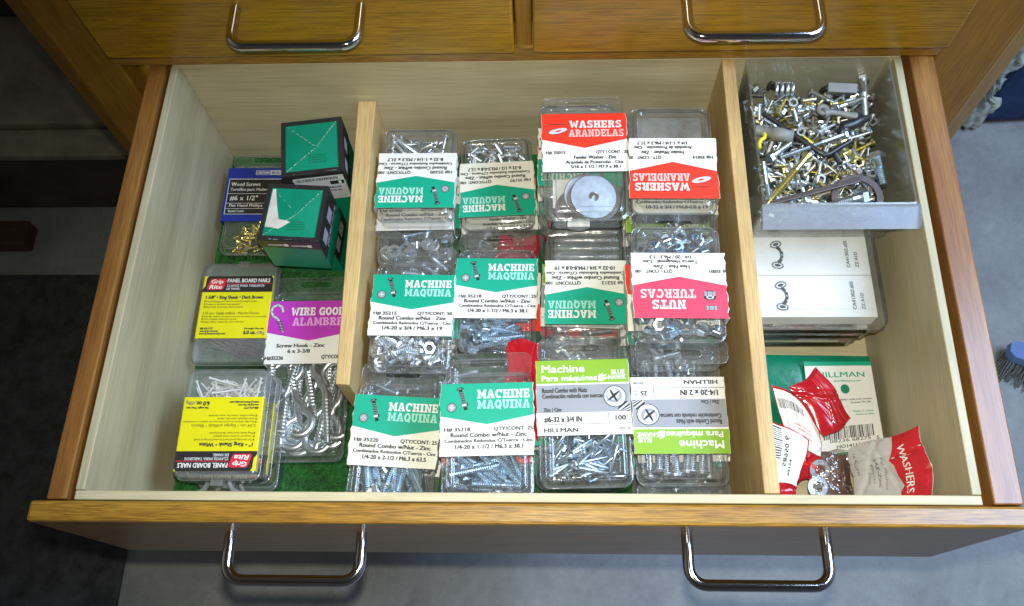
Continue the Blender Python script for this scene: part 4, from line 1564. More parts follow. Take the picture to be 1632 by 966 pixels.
# green screw cartons
def carton(label, x, y, z, yaw, wx, wy, hz, torn, seed):
    root = empty('screw_carton', (x, y, z), (0, 0, RAD(yaw)))
    tag(root, label, 'carton', 'green and black screw cartons by the low divider')
    hx, hy = wx / 2, wy / 2
    mb = MB()
    box(mb, -hx, hx, -hy, hy, 0, hz - .001, CARTON, .0006)
    mb.build('body', root)
    # folded top flaps: four triangles meeting a little off centre, one tucked in higher
    mb = MB()
    z0 = hz
    cx, cy = hx * .18, -hy * .12
    e = .0042

    def top_z(px, py):
        gx = (px - cx) / (hx - e - cx) if px > cx else (cx - px) / (hx - e + cx)
        gy = (py - cy) / (hy - e - cy) if py > cy else (cy - py) / (hy - e + cy)
        return z0 + .0030 * max(0.0, 1 - max(gx, gy)) + .0003
    P = dict(a=(-hx + e, -hy + e), b=(hx - e, -hy + e), c=(hx - e, hy - e), d=(-hx + e, hy - e))
    for (p, q), dz in zip((('a', 'b'), ('b', 'c'), ('c', 'd'), ('d', 'a')), (.0030, .0030, .0030, .0030)):
        mb.add([(*P[p], z0), (*P[q], z0), (cx, cy, z0 + dz)], [(0, 1, 2)], CARTON)
    mb.build('top_flap', root)
    # black border on the top and band round the upper sides
    mb = MB()
    for x0, x1, y0, y1 in ((-hx, hx, -hy, -hy + e), (-hx, hx, hy - e, hy), (-hx, -hx + e * .8, -hy + e, hy - e), (hx - e * .8, hx, -hy + e, hy - e)):
        box(mb, x0, x1, y0, y1, z0 - .0008, z0 + .0004, BLKP)
    for x0, x1, y0, y1 in ((-hx - .0003, hx + .0003, -hy - .0003, -hy + .0004), (hx - .0004, hx + .0003, -hy, hy + .0003), (-hx - .0003, -hx + .0004, -hy, hy)):
        box(mb, x0, x1, y0, y1, z0 - (.030 if x0 > 0 else .0125), z0 - .0006, BLKP)
    # drawn screws on the band
    for x0 in (-.72, .05):
        ax = hx * x0
        mb.add([(ax, -hy - .0005, z0 - .0085), (ax + .013, -hy - .0005, z0 - .0083), (ax + .013, -hy - .0005, z0 - .0058), (ax, -hy - .0005, z0 - .0067)], [(0, 1, 2, 3)], LGREY)
        mb.add([(ax + .0135, -hy - .0005, z0 - .0092), (ax + .0175, -hy - .0005, z0 - .0092), (ax + .0175, -hy - .0005, z0 - .0048), (ax + .0135, -hy - .0005, z0 - .0048)], [(0, 1, 2, 3)], WHITE)
        ay = hy * x0
        mb.add([(hx + .0005, ay, z0 - .021), (hx + .0005, ay + .012, z0 - .021), (hx + .0005, ay + .012, z0 - .009), (hx + .0005, ay, z0 - .009)], [(0, 1, 2, 3)], GREYPR)

    def side(px, py, zz):
        return (hx + .0006, py, z0 + px)
    mb.build('printed_band', root)
    # worn creases and tear
    mb = MB()
    r = random.Random(seed)

    def crease(p, q, n, wd):
        for i in range(n):
            f0 = i / n + r.uniform(0, .5) / n
            f1 = min(.99, f0 + r.uniform(.3, .9) / n)
            a = Vector((p[0] + (q[0] - p[0]) * f0, p[1] + (q[1] - p[1]) * f0, 0))
            b = Vector((p[0] + (q[0] - p[0]) * f1, p[1] + (q[1] - p[1]) * f1, 0))
            d = (b - a).normalized()
            nn = Vector((-d.y, d.x, 0)) * wd * r.uniform(.4, 1.2)

            def zz(v):
                return top_z(v.x, v.y) - .0001
            mb.add([(a.x - nn.x, a.y - nn.y, zz(a) + .0003), (b.x - nn.x * .5, b.y - nn.y * .5, zz(b) + .0003), (b.x + nn.x, b.y + nn.y, zz(b) + .0003), (a.x + nn.x * .6, a.y + nn.y * .6, zz(a) + .0003)], [(0, 1, 2, 3)], SCUFF)
    crease(P['c'], (cx, cy), 16, .00035)
    crease(P['a'], (cx, cy), 14, .00035)
    crease(P['d'], (cx, cy), 7, .00022)
    for k in range(18):
        crease((-hx + e + r.uniform(0, .01), -hy + .001), (hx, -hy + .001), 1, .0004)
    mb.build('worn_crease', root)
    mb = MB()
    zt = z0 + .0014
    for k in range(4):
        for j in range(5):
            yy = -hy * .62 + k * .0022
            rect(mb, -hx * .1 + j * .0031, -hx * .1 + j * .0031 + .0026, yy, yy + .0006, plain_ink, 0, lambda a_, b_, c_: (a_, b_, top_z(a_, b_)))
    mb.build('fine_print', root)
    if torn:
        mb = MB()
        tp = [(-hx + .0045, -hy * .55), (-hx * .35, -hy * .62), (hx * .0, -hy * .38), (-hx * .40, -hy * .30), (-hx * .55, hy * .2), (-hx * .70, hy * .80), (-hx * .80, hy * .78)]
        mid = (-hx * .60, -hy * .22)
        q = []
        for i in range(len(tp)):       # cut fine so that it lies on the folded top
            (ax, ay), (bx, by) = tp[i], tp[(i + 1) % len(tp)]
            q += [(ax + (bx - ax) * f_ / 6, ay + (by - ay) * f_ / 6) for f_ in range(6)]
        n_ = len(q)
        vs = []
        for rr_ in (1.0, .75, .5, .25):
            for px, py in q:
                ux, uy = mid[0] + (px - mid[0]) * rr_, mid[1] + (py - mid[1]) * rr_
                vs.append((ux, uy, top_z(ux, uy) + .0003))
        vs.append((*mid, top_z(*mid) + .0003))
        fs = [(k_ * n_ + i, k_ * n_ + (i + 1) % n_, (k_ + 1) * n_ + (i + 1) % n_, (k_ + 1) * n_ + i) for k_ in range(3) for i in range(n_)]
        fs += [(3 * n_ + i, 3 * n_ + (i + 1) % n_, 4 * n_) for i in range(n_)]
        mb.add(vs, fs, CARTONW)
        mb.build('torn_patch', root)
        mb = MB()
        c_ = Matrix(((0, 0, 1, 0), (1, 0, 0, 0), (0, 1, 0, 0), (0, 0, 0, 1)))
        text(mb, '(200) #8x2-1/2 (1 lb)', -hy * .62, z0 - .027, .0045, LGREY, 0, 'l', wy * .72, fn=lambda a, b, c: (hx + .0007, a, b))
        mb.build('lettering', root)
    elif torn is False:
        mb = MB()
        f = lambda a, b, c: (a, -hy - .0008 - c, b)
        rect(mb, -.018, .025, hz - .042, hz - .004, LGREY, 0, f)
        barcode(mb, -.016, .020, hz - .010, hz - .006, INK, .0001, f)
        rect(mb, .012, .024, hz - .018, hz - .0125, BLKP, .0001, f)
        text(mb, '1', .0195, hz - .0172, .004, WHITE, .0002, 'l', .002, fn=f)
        text(mb, 'TORNILLOS', .004, hz - .024, .0028, INK, .0001, 'l', .016, fn=f)
        text(mb, '2-1/2 in.', .006, hz - .029, .0028, INK, .0001, 'l', .014, fn=f)
        mb.build('side_label', root)
    return root


plain_ink = plain('dark green fine print', (0.0, 0.09, 0.045), 0.5, 0.0, 0.1)
carton('worn green carton with a barcode sticker, standing upright in the back left compartment', .1165, .3030, .0035, 7, .0525, .0555, .0990, False, 3)
carton('worn green carton with a torn white patch, standing in front of the barcode carton', .1075, .2385, .0520, -3.5, .0515, .0535, .0500, True, 4)
carton('green carton lying flat beneath the carton with the torn patch', .1080, .2525, .0035, -3.5, .0460, .0420, .0480, None, 5)

# ------------------------------------------------------------------ right compartment


def patch(p00, p10, p11, p01, bulge=0.004, wob=0.0015, seed=1, crush=0.0):
    """sheet from four corners (u right, v up) with a pillow and creases; returns f(u, v, lift)"""
    r = random.Random(seed)
    ph = [(r.uniform(3, 9), r.uniform(3, 9), r.uniform(0, 6), r.uniform(.3, 1)) for _ in range(5)]
    A, B, C, D = Vector(p00), Vector(p10), Vector(p11), Vector(p01)
    folds = []
    for _ in range(9):
        th = r.uniform(0, math.pi)
        folds.append((math.cos(th), math.sin(th), r.uniform(.1, .9), r.uniform(.1, .9), r.uniform(.02, .07), r.uniform(-1, 1)))

    def base(u, v):
        return A * (1 - u) * (1 - v) + B * u * (1 - v) + C * u * v + D * (1 - u) * v
    nrm = (B - A).cross(D - A).normalized()

    def f(u, v, lift=0.0):
        uu, vv = min(1, max(0, u)), min(1, max(0, v))
        k = math.sin(math.pi * uu) * math.sin(math.pi * vv)
        e = sum(a * math.sin(x * u + y * v + p) for x, y, p, a in ph) / 5
        c = sum(g * max(0.0, 1 - abs((u - px) * nx + (v - py) * ny) / wd) for nx, ny, px, py, wd, g in folds)
        du = .035 * crush * math.sin(7 * v + ph[0][2])
        dv = .030 * crush * math.sin(6 * u + ph[1][2])
        return base(u + du, v + dv) + nrm * (bulge * max(0, k) ** .6 + wob * e + crush * .0016 * c + lift)
    return f, nrm


def sheet(mb, f, m, u0=0, u1=1, v0=0, v1=1, lift=0.0, nu=18, nv=18, thick=0.0, back=None):
    vs, fs = [], []
    for j in range(nv + 1):
        for i in range(nu + 1):
            vs.append(f(u0 + (u1 - u0) * i / nu, v0 + (v1 - v0) * j / nv, lift))
    for j in range(nv):
        for i in range(nu):
            a = j * (nu + 1) + i
            fs.append((a, a + 1, a + nu + 2, a + nu + 1))
    mb.add(vs, fs, m, None, True)


def pillow(name, parent, f, m, thick=.004, nu=18, nv=18):
    """closed flat bag: front sheet f and a back sheet a little behind it, meeting at the rim"""
    mb = MB()
    sheet(mb, f, m, nu=nu, nv=nv)

    def g(u, v, lift):
        k = max(0, math.sin(math.pi * min(1, max(0, u))) * math.sin(math.pi * min(1, max(0, v)))) ** .5
        return f(u, v, -thick * k - .0002)
    sheet(mb, g, m, nu=nu, nv=nv)
    return mb.build(name, parent)


# flat clear cases stacked under the bin
def case(label, x0, x1, y0, y1, z0, z1, inside):
    root = empty('plastic_case', ((x0 + x1) / 2, y0, z0))
    tag(root, label, 'plastic case', 'flat clear cases stacked under the bin')
    ox = (x0 + x1) / 2
    hx = (x1 - x0) / 2
    mb = MB()

    def ring(ins, z):
        return [(px, py, z) for px, py in rrect(hx - ins, ins, y1 - y0 - ins, .007)]
    t = z1 - z0
    loft(mb, [ring(.001, 0), ring(0, .001), ring(0, t * .46), ring(-.0008, t * .5), ring(0, t * .54), ring(0, t - .0016), ring(.0006, t - .0005), ring(.002, t)], CASEP)
    mb.build('shell', root)
    inside(root, hx, y1 - y0, t)
    return root


def in_white(root, hx, L_, t):
    d = .0365
    for k in range(3):
        mb = MB()
        y0 = .0075 + k * (d + .0004)
        box(mb, -hx + .002, hx - .0075, y0, y0 + d, .001, t - .0022, WHITE, .0006)
        c = mb.build('white_box', root)
        mb = MB()
        z = t - .0019
        if k == 0:
            rect(mb, -hx + .002, hx - .0075, y0 + .0066, y0 + .0070, LGREY, z)
        # printed pull handle
        cx, cy = -hx + .033, y0 + d * .50
        for dx, dy in ((-.001, .0095), (-.0015, -.0095)):
            disc(mb, cx + dx, cy + dy, .0050, .0034, INKG, z, rot=RAD(20 if dy > 0 else -10))
            disc(mb, cx + dx, cy + dy, .0036, .0021, WHITE, z + 4e-5, rot=RAD(20 if dy > 0 else -10))
            disc(mb, cx + dx, cy + dy, .0026, .0013, INK, z + 8e-5, rot=RAD(20 if dy > 0 else -10))
        n = 10
        vs = []
        for i in range(n + 1):
            a = RAD(70 - 140 * i / n)
            for rad in (.0056, .0086):
                vs.append((cx - .0030 + rad * math.cos(a) * .85, cy + rad * math.sin(a) * 1.05, z + 1e-4))
        mb.add(vs, [(2 * i, 2 * i + 1, 2 * i + 3, 2 * i + 2) for i in range(n)], BLKP)
        for i in range(3):
            disc(mb, cx + .0030, cy - .004 + .004 * i, .0005, .0008, LGREY, z + 1.5e-4)
        g = lambda a, b, c: (b, a, c)
        text(mb, 'CA4130Z-#SI', 0, 0, .0026, INKG, z, 'l', .024, fn=lambda a, b, c: (hx - .0235 - b, y0 + d * .18 + a, c))
        text(mb, 'ZZ A1D', 0, 0, .0026, INKG, z, 'l', .014, fn=lambda a, b, c: (hx - .0165 - b, y0 + d * .18 + a, c))
        mb.build('lettering', c)


def in_few(mat_, col2):
    def f(root, hx, L_, t):
        mb = MB()
        box(mb, -hx + .003, hx - .012, .006, L_ * .5, .0012, t * .45, mat_, .001)
        box(mb, hx - .0115, hx - .003, .004, .03, .0012, t * .75, col2, .0008)
        mb.build('card_insert', root)
        r = random.Random(7)
        fill(root, r, 'machine_screw', machine_screw(.02, .004, 'steel', True), .02, 8, -hx + .006, hx - .014, .004, .03, t * .45, t * .8)
    return f


case('flat clear case holding white boxes printed with drawn pull handles, topmost of its stack', .4765, .5900, .1440, .2700, .0655, .0850, in_white)
case('flat clear case with a white slip, between the white boxes and the lowest case', .4770, .5850, .1470, .2720, .0455, .0650, in_few(STEEL, WHITE))
case('flat clear case with a red slip at its corner, lowest of its stack', .4780, .5800, .1480, .2720, .0255, .0450, in_few(CARTON, LOGORED))

# bin
root = empty('storage_bin', (.5430, .2890, .0856))
tag(root, 'frosted clear plastic bin heaped with loose screws in the back right corner', 'storage bin')


def bring(ins, z, x0, x1, y0, y1):
    hx = (x1 - x0) / 2
    cx = (x0 + x1) / 2 - .5430
    return [(px + cx, py, z) for px, py in rrect(hx - ins, y0 - .2890 + ins, y1 - .2890 - ins, max(.001, .003 - ins * .5))]


mb = MB()
zt_ = .1440 - .0856
lo = (.4860, .5970, .2215, .3520)
hi = (.4842, .6010, .2190, .3575)
loft(mb, [bring(0, 0, *lo), bring(0, zt_, *hi), bring(.0016, zt_ + .0004, *hi), bring(.0018, zt_ - .0006, *hi), bring(.0018, .002, *lo)], FROST, True, True, False)
mb.build('body', root)
mb = MB()
x0, x1 = .4836 - .543, .6030 - .543
y = .2190 - .289
pr = [(y + .0005, zt_), (y - .002, zt_ + .001)]
for k in range(8):
    pr += [(y - .003 - k * .00165, zt_ - .0002 - k * .0006), (y - .0038 - k * .00165, zt_ + .0005 - k * .0006)]
pr += [(y - .0175, zt_ - .007), (y - .0165, zt_ - .009), (y + .0005, zt_ - .004)]
vs = [(x0, a, b) for a, b in pr] + [(x1, a, b) for a, b in pr]
n = len(pr)
mb.add(vs, [(i, (i + 1) % n, n + (i + 1) % n, n + i) for i in range(n)] + [tuple(range(n - 1, -1, -1)), tuple(range(n, 2 * n))], LIPP)
mb.build('front_lip', root)

# hidden stack that carries the back of the bin is the case itself; loose hardware in the bin
BX0, BX1, BY0, BY1, BZ0, BZ1 = .4905, .5945, .2265, .3490, .0895, .1150
r = random.Random(77)


def loose(name, me, label, cat, length, n, small=False, z0=BZ0, z1=BZ1, flat=.8):
    k = tries = 0
    while k < n and tries < n * 80:
        tries += 1
        x, y = r.uniform(BX0, BX1), r.uniform(BY0, BY1)
        # the heap is a little higher along the back
        lift = .004 * (y - BY0) / (BY1 - BY0)
        z = z0 + (z1 - z0) * r.random() ** .6 + lift
        if small:
            T = Matrix.Translation((x, y, z)) @ Euler((r.gauss(0, flat), r.gauss(0, flat), r.uniform(0, 6))).to_matrix().to_4x4()
        else:
            yaw, tl = r.uniform(0, 6.283), r.uniform(-.35, .35)
            ex, ey = x + math.cos(yaw) * length, y + math.sin(yaw) * length
            if not (BX0 <= ex <= BX1 and BY0 <= ey <= BY1) or z - math.sin(tl) * length < BZ0 or z - math.sin(tl) * length > BZ1 + .006:
                continue
            T = Matrix.Translation((x, y, z)) @ Matrix.Rotation(yaw, 4, 'Z') @ Matrix.Rotation(tl, 4, 'Y') @ Matrix.Rotation(r.uniform(0, 6), 4, 'X')
        o = inst(name, me, None, T)
        tag(o, label, cat, 'loose ' + label)
        k += 1


loose('machine_screw', machine_screw(.019, .0033, 'zinc', True), 'short bright zinc machine screw lying loose in the clear bin', 'screw', .019, 36)
loose('machine_screw', machine_screw(.027, .0032, 'zincb', True), 'bluish zinc machine screw lying loose in the clear bin', 'screw', .027, 40)
loose('machine_screw', machine_screw(.014, .0040, 'steel', True), 'stubby dull steel screw lying loose in the clear bin', 'screw', .014, 96)
loose('wood_screw', wood_screw(.021, .0034, 'brass'), 'small yellow brass wood screw lying loose in the clear bin', 'screw', .021, 40)
loose('wood_screw', wood_screw(.022, .0036, 'zinc'), 'small zinc wood screw lying loose in the clear bin', 'screw', .022, 26)
loose('hex_bolt', hex_bolt(.017, .0048, 'zinc'), 'short hex head bolt lying loose in the clear bin', 'bolt', .017, 14)
loose('hex_nut', hex_nut(.0078, 'zinc'), 'bright zinc hex nut lying loose in the clear bin', 'nut', 0, 64, True)
loose('hex_nut', hex_nut(.0064, 'brass'), 'small brass hex nut lying loose in the clear bin', 'nut', 0, 24, True)
loose('hex_nut', hex_nut(.0090, 'steel'), 'larger dull steel hex nut lying loose in the clear bin', 'nut', 0, 44, True)
loose('flat_washer', flat_washer(.0050, .0024, .0010, 'satin'), 'small bright washer lying loose in the clear bin', 'washer', 0, 26, True, flat=.5)
loose('nail', nail(.026, .0020, 'steel'), 'dull steel nail lying loose in the clear bin', 'nail', .026, 44)
loose('machine_screw', machine_screw(.013, .0050, 'black', True), 'short black screw lying loose in the clear bin', 'screw', .013, 18)

ZT = .1225


def span(name, me, p, q, length, label, cat, z=ZT, dz=0.0, spin=0.0):
    d = Vector((q[0] - p[0], q[1] - p[1], 0))
    s = d.length / length
    T = Matrix.Translation((p[0], p[1], z)) @ Matrix.Rotation(math.atan2(d.y, d.x), 4, 'Z') @ Matrix.Rotation(-math.asin(max(-1, min(1, dz / length))), 4, 'Y') @ Matrix.Rotation(spin, 4, 'X')
    return tag(inst(name, me, None, T), label, cat)


span('wood_screw', wood_screw(.058, .0054, 'brass'), (.5304, .2755), (.4937, .2315), .058, 'long yellow wood screw lying diagonally on the loose heap near the bin lip', 'screw', .1235)
span('hex_bolt', hex_bolt(.058, .0042, 'zincb'), (.5621, .2958), (.5067, .2739), .06, 'longest thin bluish bolt lying across the middle of the loose heap', 'bolt', .1235)
span('hex_bolt', hex_bolt(.033, .0042, 'zincb'), (.4962, .2390), (.4955, .2740), .036, 'bluish bolt lying straight along the left side of the loose heap', 'bolt', .1205)
span('hex_bolt', hex_bolt(.021, .0050, 'zincb'), (.5023, .2767), (.5195, .2897), .021, 'short bluish bolt beside the grey coupling on the loose heap', 'bolt', .1215)
span('hex_bolt', hex_bolt(.020, .0078, 'zincb'), (.5680, .2385), (.5474, .2328), .02, 'thick hex head bolt lying inside the big dark ring by the bin lip', 'bolt', .1205)
span('hex_bolt', hex_bolt(.036, .0056, 'zinc'), (.5865, .3500), (.5830, .3147), .036, 'large bolt standing along the right back corner of the loose heap', 'bolt', .1225)
span('wood_screw', wood_screw(.033, .0045, 'zinc'), (.5593, .3218), (.5908, .3351), .033, 'silver wood screw pointing to the right wall of the bin', 'screw', .1235)
span('hex_bolt', hex_bolt(.024, .0080, 'zincb'), (.5866, .2735), (.5880, .2494), .024, 'big bolt with large hex head lying against the right side of the bin', 'bolt', .1200)

mb = MB()
tube(mb, [(0, 0, 0), (.018, -.0180, .001), (.040, -.0385, .001), (.0445, -.0425, .001), (.0490, -.0410, .001), (.0570, -.0355, .001), (.0671, -.0295, .002)], .0023, BLACKM, 6)
tag(mb.build('hex_key', None, (.4995, .3187, .1225)), 'black bent hex key lying on top of the loose heap', 'hex key')
mb = MB()
lathe(mb, [(.0001, 0), (.0042, 0), (.0044, .001), (.0044, .014), (.0060, .0145), (.0060, .031), (.0036, .0315), (.0034, .022)], GREYP, 14, AX)
o = mb.build('pipe_coupling', None, (.4915, .3040, .1200))
o.rotation_euler = (0, 0, RAD(-14))
tag(o, 'grey two-step pipe coupling lying on the left of the loose heap', 'coupling')
o = inst('flat_ring', flat_washer(.0205, .0150, .0018, 'brown'), None, Matrix.Translation((.5665, .2390, .1190)) @ Euler((.12, -.06, 0)).to_matrix().to_4x4())
tag(o, 'large dark flat ring lying on the heap beside the bin lip', 'ring')
mb = MB()
hexa(mb, [(0, 0, 0), (.0745, .021, 0), (.0735, .0258, 0), (-.001, .0035, 0), (0, 0, .0022), (.0745, .021, .0022), (.0735, .0258, .0022), (-.001, .0035, .0022)], BROWNM, .0006)
tag(mb.build('flat_bar', None, (.4955, .2305, .1215)), 'long dark flat bar lying on the heap along the bin lip', 'bar')
mb = MB()
for k in range(4):
    c = [(.0045 * k, .006 * math.cos(a), .005 * math.sin(a)) for a in [RAD(20 * j) for j in range(0, 10)]]
    tube(mb, c, .0016, ZINC, 8)
tube(mb, [(0, .006, 0), (.0135, .006, 0)], .0015, ZINC, 8)
tag(mb.build('spring_clip', None, (.5125, .3440, .1215)), 'shiny chrome spring clip on the loose heap in the back left of the bin', 'clip')
mb = MB()
box(mb, 0, .024, -.004, .004, .0060, .0072, GREYP, .0003)
box(mb, 0, .024, -.004, -.0028, 0, .0059, GREYP, .0003)
box(mb, 0, .024, .0028, .004, 0, .0059, GREYP, .0003)
o = mb.build('steel_channel', None, (.5555, .3445, .1185))
o.rotation_euler = (RAD(18), 0, RAD(-4))
tag(o, 'grey steel channel piece lying against the back of the bin', 'channel')
mb = MB()
tube(mb, [(.0, .0, 0), (.006, .0015, 0), (.014, .0, 0), (.021, -.003, .001), (.026, -.004, .001)], [.0040, .0026, .0024, .0030, .0034], GREYP, 10)
lathe(mb, [(.0018, -.002), (.0052, -.002), (.0052, .002), (.0018, .002), (.0018, -.002)], GREYP, 16, Matrix.Translation((-.001, .003, .001)))
tag(mb.build('plastic_anchor', None, (.5490, .3170, .1230)), 'pale grey plastic anchor lying near the middle of the loose heap', 'anchor')
mb = MB()
tube(mb, [(0, 0, 0), (.008, .002, .001), (.016, .007, .001), (.023, .0095, 0)], [.0045, .0048, .0042, .0028], BLACKM, 10)
disc_pts = None
lathe(mb, [(.0001, .0035), (.004, .0033), (.0048, .001), (.0048, -.003), (.0001, -.003)], BLACKM, 14, Matrix.Translation((.001, -.002, 0)))
tag(mb.build('rubber_plug', None, (.5630, .3045, .1210)), 'black rubber plug lying right of the pale grey anchor on the heap', 'plug')
mb = MB()
pts = [(.0045 * math.cos(RAD(a)), .0045 * math.sin(RAD(a)), 0) for a in range(120, -100, -20)] + [(-.001, -.008, 0), (-.001, -.013, 0)]
tube(mb, pts, .0017, YELLP, 8)
tag(mb.build('cup_hook', None, (.4945, .2975, .1215)), 'yellow vinyl coated cup hook by the left wall of the bin', 'hook')

# ------------------------------------------------------------------ bags at the front right
# green backed bag with a white printed card
root = empty('hardware_bag', (.54, .09, .004))
tag(root, 'flat green bag with a white barcode card under the clear cases', 'bag', 'bags of small parts in the right compartment')
oz = Vector((.54, .09, .004))


def loc(p):
    return tuple(Vector(p) - oz)


f, nr = patch(loc((.4785, .0380, .010)), loc((.5960, .0540, .016)), loc((.5945, .1400, .0215)), loc((.4785, .1420, .0215)), .003, .0012, 4)
pillow('bag', root, f, GREENBAG, .008)
f2, _ = patch(loc((.5380, .0500, .0180)), loc((.5965, .0575, .0195)), loc((.5925, .1330, .0275)), loc((.5370, .1330, .0275)), .0022, .0006, 6)
mb = MB()
sheet(mb, f2, WHITE, 0, 1, 0, 1, .0)
c = mb.build('printed_card', root)
mb = MB()


def f2t(a, b, z):
    return f2(a, b, .0004 + z)


def g2(mbx, x0, x1, y0, y1, m, z=0, n=8):
    vs, fs = [], []
    for i in range(n + 1):
        u = x0 + (x1 - x0) * i / n
        vs += [f2t(u, y0, z), f2t(u, y1, z)]
    mbx.add(vs, [(2 * i, 2 * i + 2, 2 * i + 3, 2 * i + 1) for i in range(n)], m)


g2(mb, 0, 1, .955, 1.0, GREENP)
g2(mb, 0, 1, .0, .05, GREENP)
text(mb, 'HILLMAN', .17, .83, .055, GREENP, 0, 'l', .70, .03, fn=f2t)
text(mb, 'www.hillmangroup.com', .40, .78, .022, GREENP, 0, 'l', .40, fn=f2t)
disc(mb, .55, .70, .065, .050, CARTON, 0, fn=f2t)
text(mb, 'Bolts, nuts and screws', .46, .58, .020, INK, 0, 'l', .46, fn=f2t)
text(mb, 'Cincinnati, OH, USA', .60, .545, .020, INK, 0, 'l', .30, fn=f2t)
g2(mb, .42, .98, .515, .518, LGREY)
text(mb, 'Made in China', .62, .45, .020, GREENP, 0, 'l', .30, fn=f2t)
text(mb, 'Hecho en China', .66, .415, .020, GREENP, 0, 'l', .26, fn=f2t)
rb = random.Random(9)
u = .16
while u < .88:
    wd = rb.choice([.006, .006, .012, .018])
    g2(mb, u, u + wd, .19, .315, INK, 0, 1)
    u += wd + rb.choice([.007, .007, .014])
text(mb, '0', .07, .15, .034, INK, 0, 'l', .04, fn=f2t)
text(mb, '08236 68275', .24, .155, .034, INK, 0, 'l', .58, .01, fn=f2t)
text(mb, '5', .90, .15, .034, INK, 0, 'l', .04, fn=f2t)
text(mb, 'HO1415343', .33, .095, .034, INK, 0, 'l', .42, fn=f2t)
mb.build('lettering', c)


def bag(label, cs, mat_, bulge, wob, seed, thick, name='hardware_bag', crush=1.0):
    o0 = Vector(cs[0])
    o = empty(name, o0)
    tag(o, label, 'bag', 'bags of small parts in the right compartment')
    q = [tuple(Vector(p) - o0) for p in cs]
    ff, nn = patch(*q, bulge, wob, seed, crush)
    pillow('bag', o, ff, mat_, thick, 44, 44)
    return o, ff


# red film bag folded over, with a white label on its other half
o, ff = bag('shiny red film bag folded over with its torn corner up', [(.5420, .0640, .0400), (.5665, .0800, .0400), (.5420, .1215, .0470), (.5180, .1040, .0450)], REDBAG, .004, .0022, 12, .005)
mb = MB()
sheet(mb, ff, REDFILM, .60, .98, .55, .93, .0006, 16, 16)
mb.build('window_patch', o)
o, ff = bag('red film bag with a white barcode label curling beneath the folded one', [(.5180, .0300, .0220), (.5400, .0350, .0240), (.5400, .0850, .0400), (.5050, .1100, .0400)], REDBAG, .004, .0020, 15, .006)
mb = MB()
sheet(mb, ff, WHITE, .02, .96, .36, .97, .0011, 44, 40)
c = mb.build('printed_label', o)
mb = MB()


def fl(a, b, z):
    return ff(a, b, .0016 + z)


u = .06
while u < .62:
    wd = rb.choice([.010, .010, .018, .024])
    vs = [fl(u, .78 + .02 * j, 0) for j in range(6)] + [fl(u + wd, .78 + .02 * j, 0) for j in range(6)]
    mb.add(vs, [(j, 6 + j, 7 + j, j + 1) for j in range(5)], INK)
    u += wd + .016
text(mb, 'Fender washers', .30, .62, .028, LOGORED, 0, 'l', .42, fn=fl)
text(mb, 'Arandelas', .38, .57, .028, LOGORED, 0, 'l', .34, fn=fl)
text(mb, 'Made in China', .42, .50, .024, INKG, 0, 'l', .30, fn=fl)
text(mb, 'HILLMAN', .90, .20, .060, REDP, 0, 'r', .55, .03, fn=lambda a, b, z: ff(1.0 - a + .2, .42 - b, .0016))
mb.build('lettering', c)
o, ff = bag('red film bag with a white code label beside the divider in the front corner', [(.4790, .0040, .0300), (.5130, .0040, .0280), (.5260, .0600, .0460), (.4800, .0900, .0500)], REDBAG, .005, .0018, 18, .012)
mb = MB()
sheet(mb, ff, WHITE, .05, .97, .36, .98, .0011, 44, 40)
c = mb.build('printed_label', o)
mb = MB()


def fl2(a, b, z):
    return ff(a, b, .0016 + z)


v = .62
for k in range(15):
    wd = rb.choice([.008, .008, .016])
    vs = [fl2(.30 + .05 * j, v, 0) for j in range(6)] + [fl2(.30 + .05 * j, v + wd, 0) for j in range(6)]
    mb.add(vs, [(j, j + 1, 7 + j, 6 + j) for j in range(5)], INK)
    v += wd + .012
text(mb, '58950 6', 0, 0, .07, INK, 0, 'l', .36, fn=lambda a, b, z: fl2(.60 + b, .54 + a, z))
text(mb, '99124', 0, 0, .05, INK, 0, 'l', .20, fn=lambda a, b, z: fl2(.72 + b, .44 + a, z))
mb.build('lettering', c)

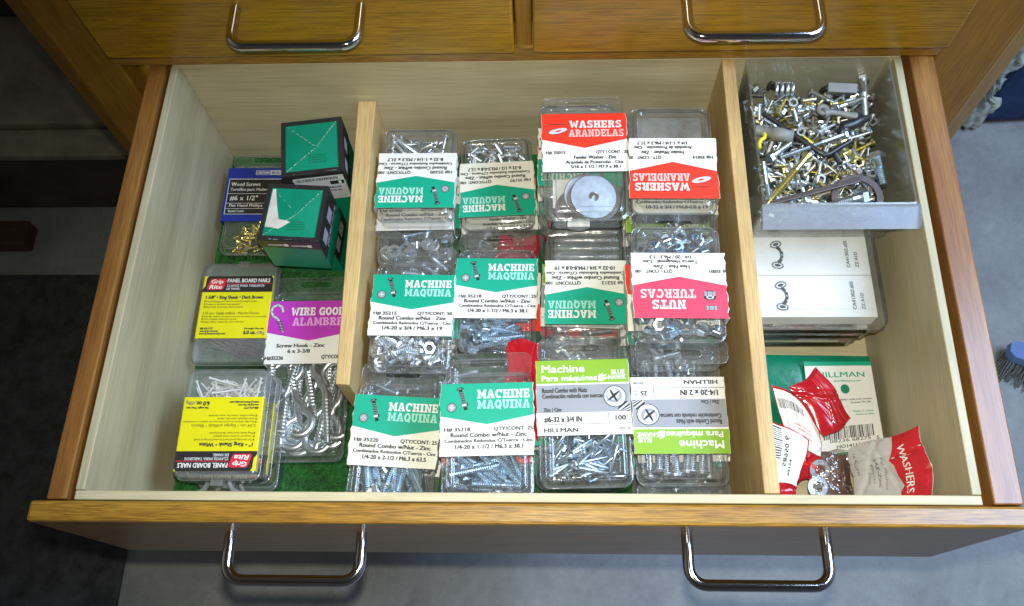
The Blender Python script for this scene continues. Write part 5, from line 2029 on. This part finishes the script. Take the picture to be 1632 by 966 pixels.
# clear bag of flat washers with a white and red card
o, ff = bag('crumpled clear film bag holding two zinc washers at the drawer front', [(.5230, .0050, .0180), (.5640, .0050, .0200), (.5640, .0560, .0300), (.5360, .0560, .0300)], FILM, .006, .0030, 22, .010)
for k, (x, y, z) in enumerate(((.0125, .0225, .0085), (.0155, .0360, .0095), (.0140, .0180, .0060))):
    inst('flat_washer', flat_washer(.0085, .0042, .0012, 'zinc'), o, Matrix.Translation((x, y, z)) @ Euler((.25 + .1 * k, .1, 0)).to_matrix().to_4x4())
mb = MB()
sheet(mb, patch((.018, .003, -.001), (.041, .003, -.001), (.040, .050, .008), (.016, .050, .008), .003, .002, 3, 1.0)[0], BROWNBAG, nu=40, nv=40)
mb.build('dark_insert', o)

o, ff = bag('white film bag printed with washers lettering leaning red end up on the right wall', [(.5560, .0040, .0400), (.5955, .0040, .0960), (.5945, .0600, .0960), (.5590, .0540, .0440)], BAGWHITE, .004, .0014, 25, .006)


def fw(a, b, z):
    return ff(a, b, .0007 + z)


mb = MB()
n = 14
vs = []
for i in range(n + 1):
    v = i / n
    e = .60 + .05 * math.sin(v * 9) + (.06 if .25 < v < .6 else 0)
    for k in range(7):
        vs.append(fw(e + (1 - e) * k / 6, v, 0))
mb.add(vs, [(i * 7 + k, i * 7 + k + 1, i * 7 + k + 8, i * 7 + k + 7) for i in range(n) for k in range(6)], REDFILM)
c = mb.build('red_end', o)
mb = MB()
rot = lambda u0, v0: (lambda a, b, z: fw(u0 + b, v0 - a, .0004))
text(mb, 'WASHERS', 0, 0, .085, WHITE, 0, 'l', .66, .02, fn=rot(.72, .84))
text(mb, '16 Pcs/Pzs', 0, 0, .035, INK, 0, 'l', .34, .0, fn=rot(.10, .86))
text(mb, '45', 0, 0, .035, INK, 0, 'l', .06, .0, fn=rot(.10, .12))
text(mb, 'Flat Washers', 0, 0, .035, INKG, 0, 'l', .46, .0, fn=rot(.47, .70))
text(mb, 'SAE-Zinc', 0, 0, .040, INK, 0, 'l', .42, .01, fn=rot(.38, .70))
text(mb, 'Planas', 0, 0, .035, INKG, 0, 'l', .28, .0, fn=rot(.31, .62))
text(mb, 'Cinc', 0, 0, .035, INKG, 0, 'l', .18, .0, fn=rot(.24, .52))
mb.build('lettering', o)

bag('red film packet lying under the hang tab of the second front-row pack', [(.2860, .0950, .0815), (.3130, .0500, .0812), (.3135, .1330, .0800), (.2880, .1330, .0790)], REDBAG, .002, .0008, 33, .003)
# crimson film packets between the packs of the second column
bag('crimson film packet lying between the second packs of the back and middle rows', [(.2700, .2100, .0340), (.3100, .2050, .0340), (.3120, .2500, .0350), (.2760, .2500, .0350)], CRIMSON, .003, .0012, 31, .006)
